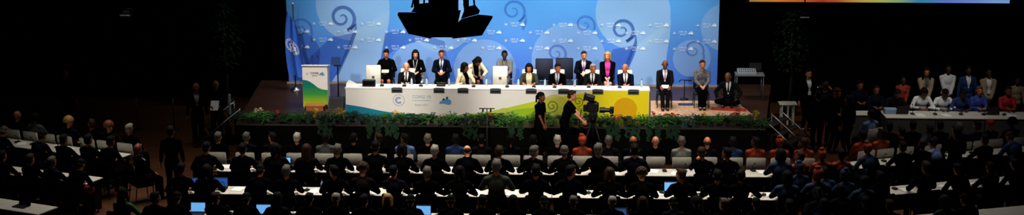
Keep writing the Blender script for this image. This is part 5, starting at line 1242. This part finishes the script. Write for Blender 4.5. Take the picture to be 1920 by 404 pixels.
# big video screen
a, b = atY(1405, 3.2, 4.6), atY(1893, 1.6, 4.6); vw = b.x-a.x; vc = thing('video_screen', 'wide bright video screen hung above the photographer side, only its lower edge showing', 'screen', ((a.x+b.x)/2, 4.6, a.z))
obj('frame', MB().box((0, .06, 2.05), (vw+.2, .1, 4.2)), PLASTIC, vc)
obj('picture', MB().box((0, 0, 2.0), (vw, .02, 4.0)), ramp_mat('screen picture', 'X', a.x, b.x, [(0, (96, 120, 80)), (.15, (200, 130, 60)), (.35, (176, 70, 46)), (.5, (196, 178, 90)), (.62, (170, 190, 110)), (.72, (70, 150, 190)), (.85, (120, 140, 216)), (1, (140, 180, 230))], .3, .8), vc)
for sx in (-1, 1): obj('hanging_cable', MB().tube([(sx*vw*.4, .06, 4.1), (sx*vw*.4, .06, 11.4-a.z)], .01), DMETAL, vc)

# ------------------------------------------------------------------ light
w = bpy.data.worlds.new('hall'); sc.world = w; sc.view_settings.gamma = .82; w.use_nodes = True
w.node_tree.nodes['Background'].inputs[0].default_value = (.5, .55, .65, 1); w.node_tree.nodes['Background'].inputs[1].default_value = .004
def spot(nm, loc, aim, W, ang, blend=.4, col=(1, .95, .88), r=.25):
    l = bpy.data.lights.new(nm, 'SPOT'); l.energy = W; l.spot_size = R(ang); l.spot_blend = blend; l.color = col; l.shadow_soft_size = r
    o = bpy.data.objects.new(nm, l); COL.objects.link(o); o.location = loc
    o.rotation_euler = (V(aim)-V(loc)).to_track_quat('-Z', 'Y').to_euler(); return o
def area_light(nm, loc, aim, W, sx, sy, spread=180, col=(1, .96, .9)):
    l = bpy.data.lights.new(nm, 'AREA'); l.energy = W; l.shape = 'RECTANGLE'; l.size = sx; l.size_y = sy; l.spread = R(spread); l.color = col
    o = bpy.data.objects.new(nm, l); COL.objects.link(o); o.location = loc
    o.rotation_euler = (V(aim)-V(loc)).to_track_quat('-Z', 'Y').to_euler(); return o
spot('added_lectern_key', (-8.5, -13, 7.6), (-5.6, .9, 1.5), 3400, 12, .6)  # added spot that brightens the lectern, which the stage keys barely reach
# stage key lights hung over the hall, lamps over the stage, washes for the backdrop
for x in (-4.8, -1.6, 1.6, 4.8): spot('stage_key', (x*1.15, -13, 7.8), (x, .6, 1.6), 4300, 24, .55)
for x in (-4.5, -1.5, 1.5, 4.5): area_light('backdrop_wash', (x, 1.6, 6.6), (x, 4.2, 2.2), 85, 2.2, .3, 120, (.93, .97, 1))
for x in (-3, 0, 3): area_light('stage_top', (x, 0.2, 7.2), (x, .9, 1.5), 40, 2.4, .5, 70)
for x, y, W in ((-4.6, -6.4, 165), (0, -6.4, 165), (4.2, -6.4, 165), (-9.5, -4.6, 105), (9.3, -4.2, 62)):
    area_light('house_light', (x, y+1.6, 9.2), (x, y, 0), W, 4.2, 5.2, 70, (1, .95, .86))
area_light('side_desk_light', (11.3, -1.5, 7.5), (11.3, 2.4, 1), 30, 3, 1, 60)
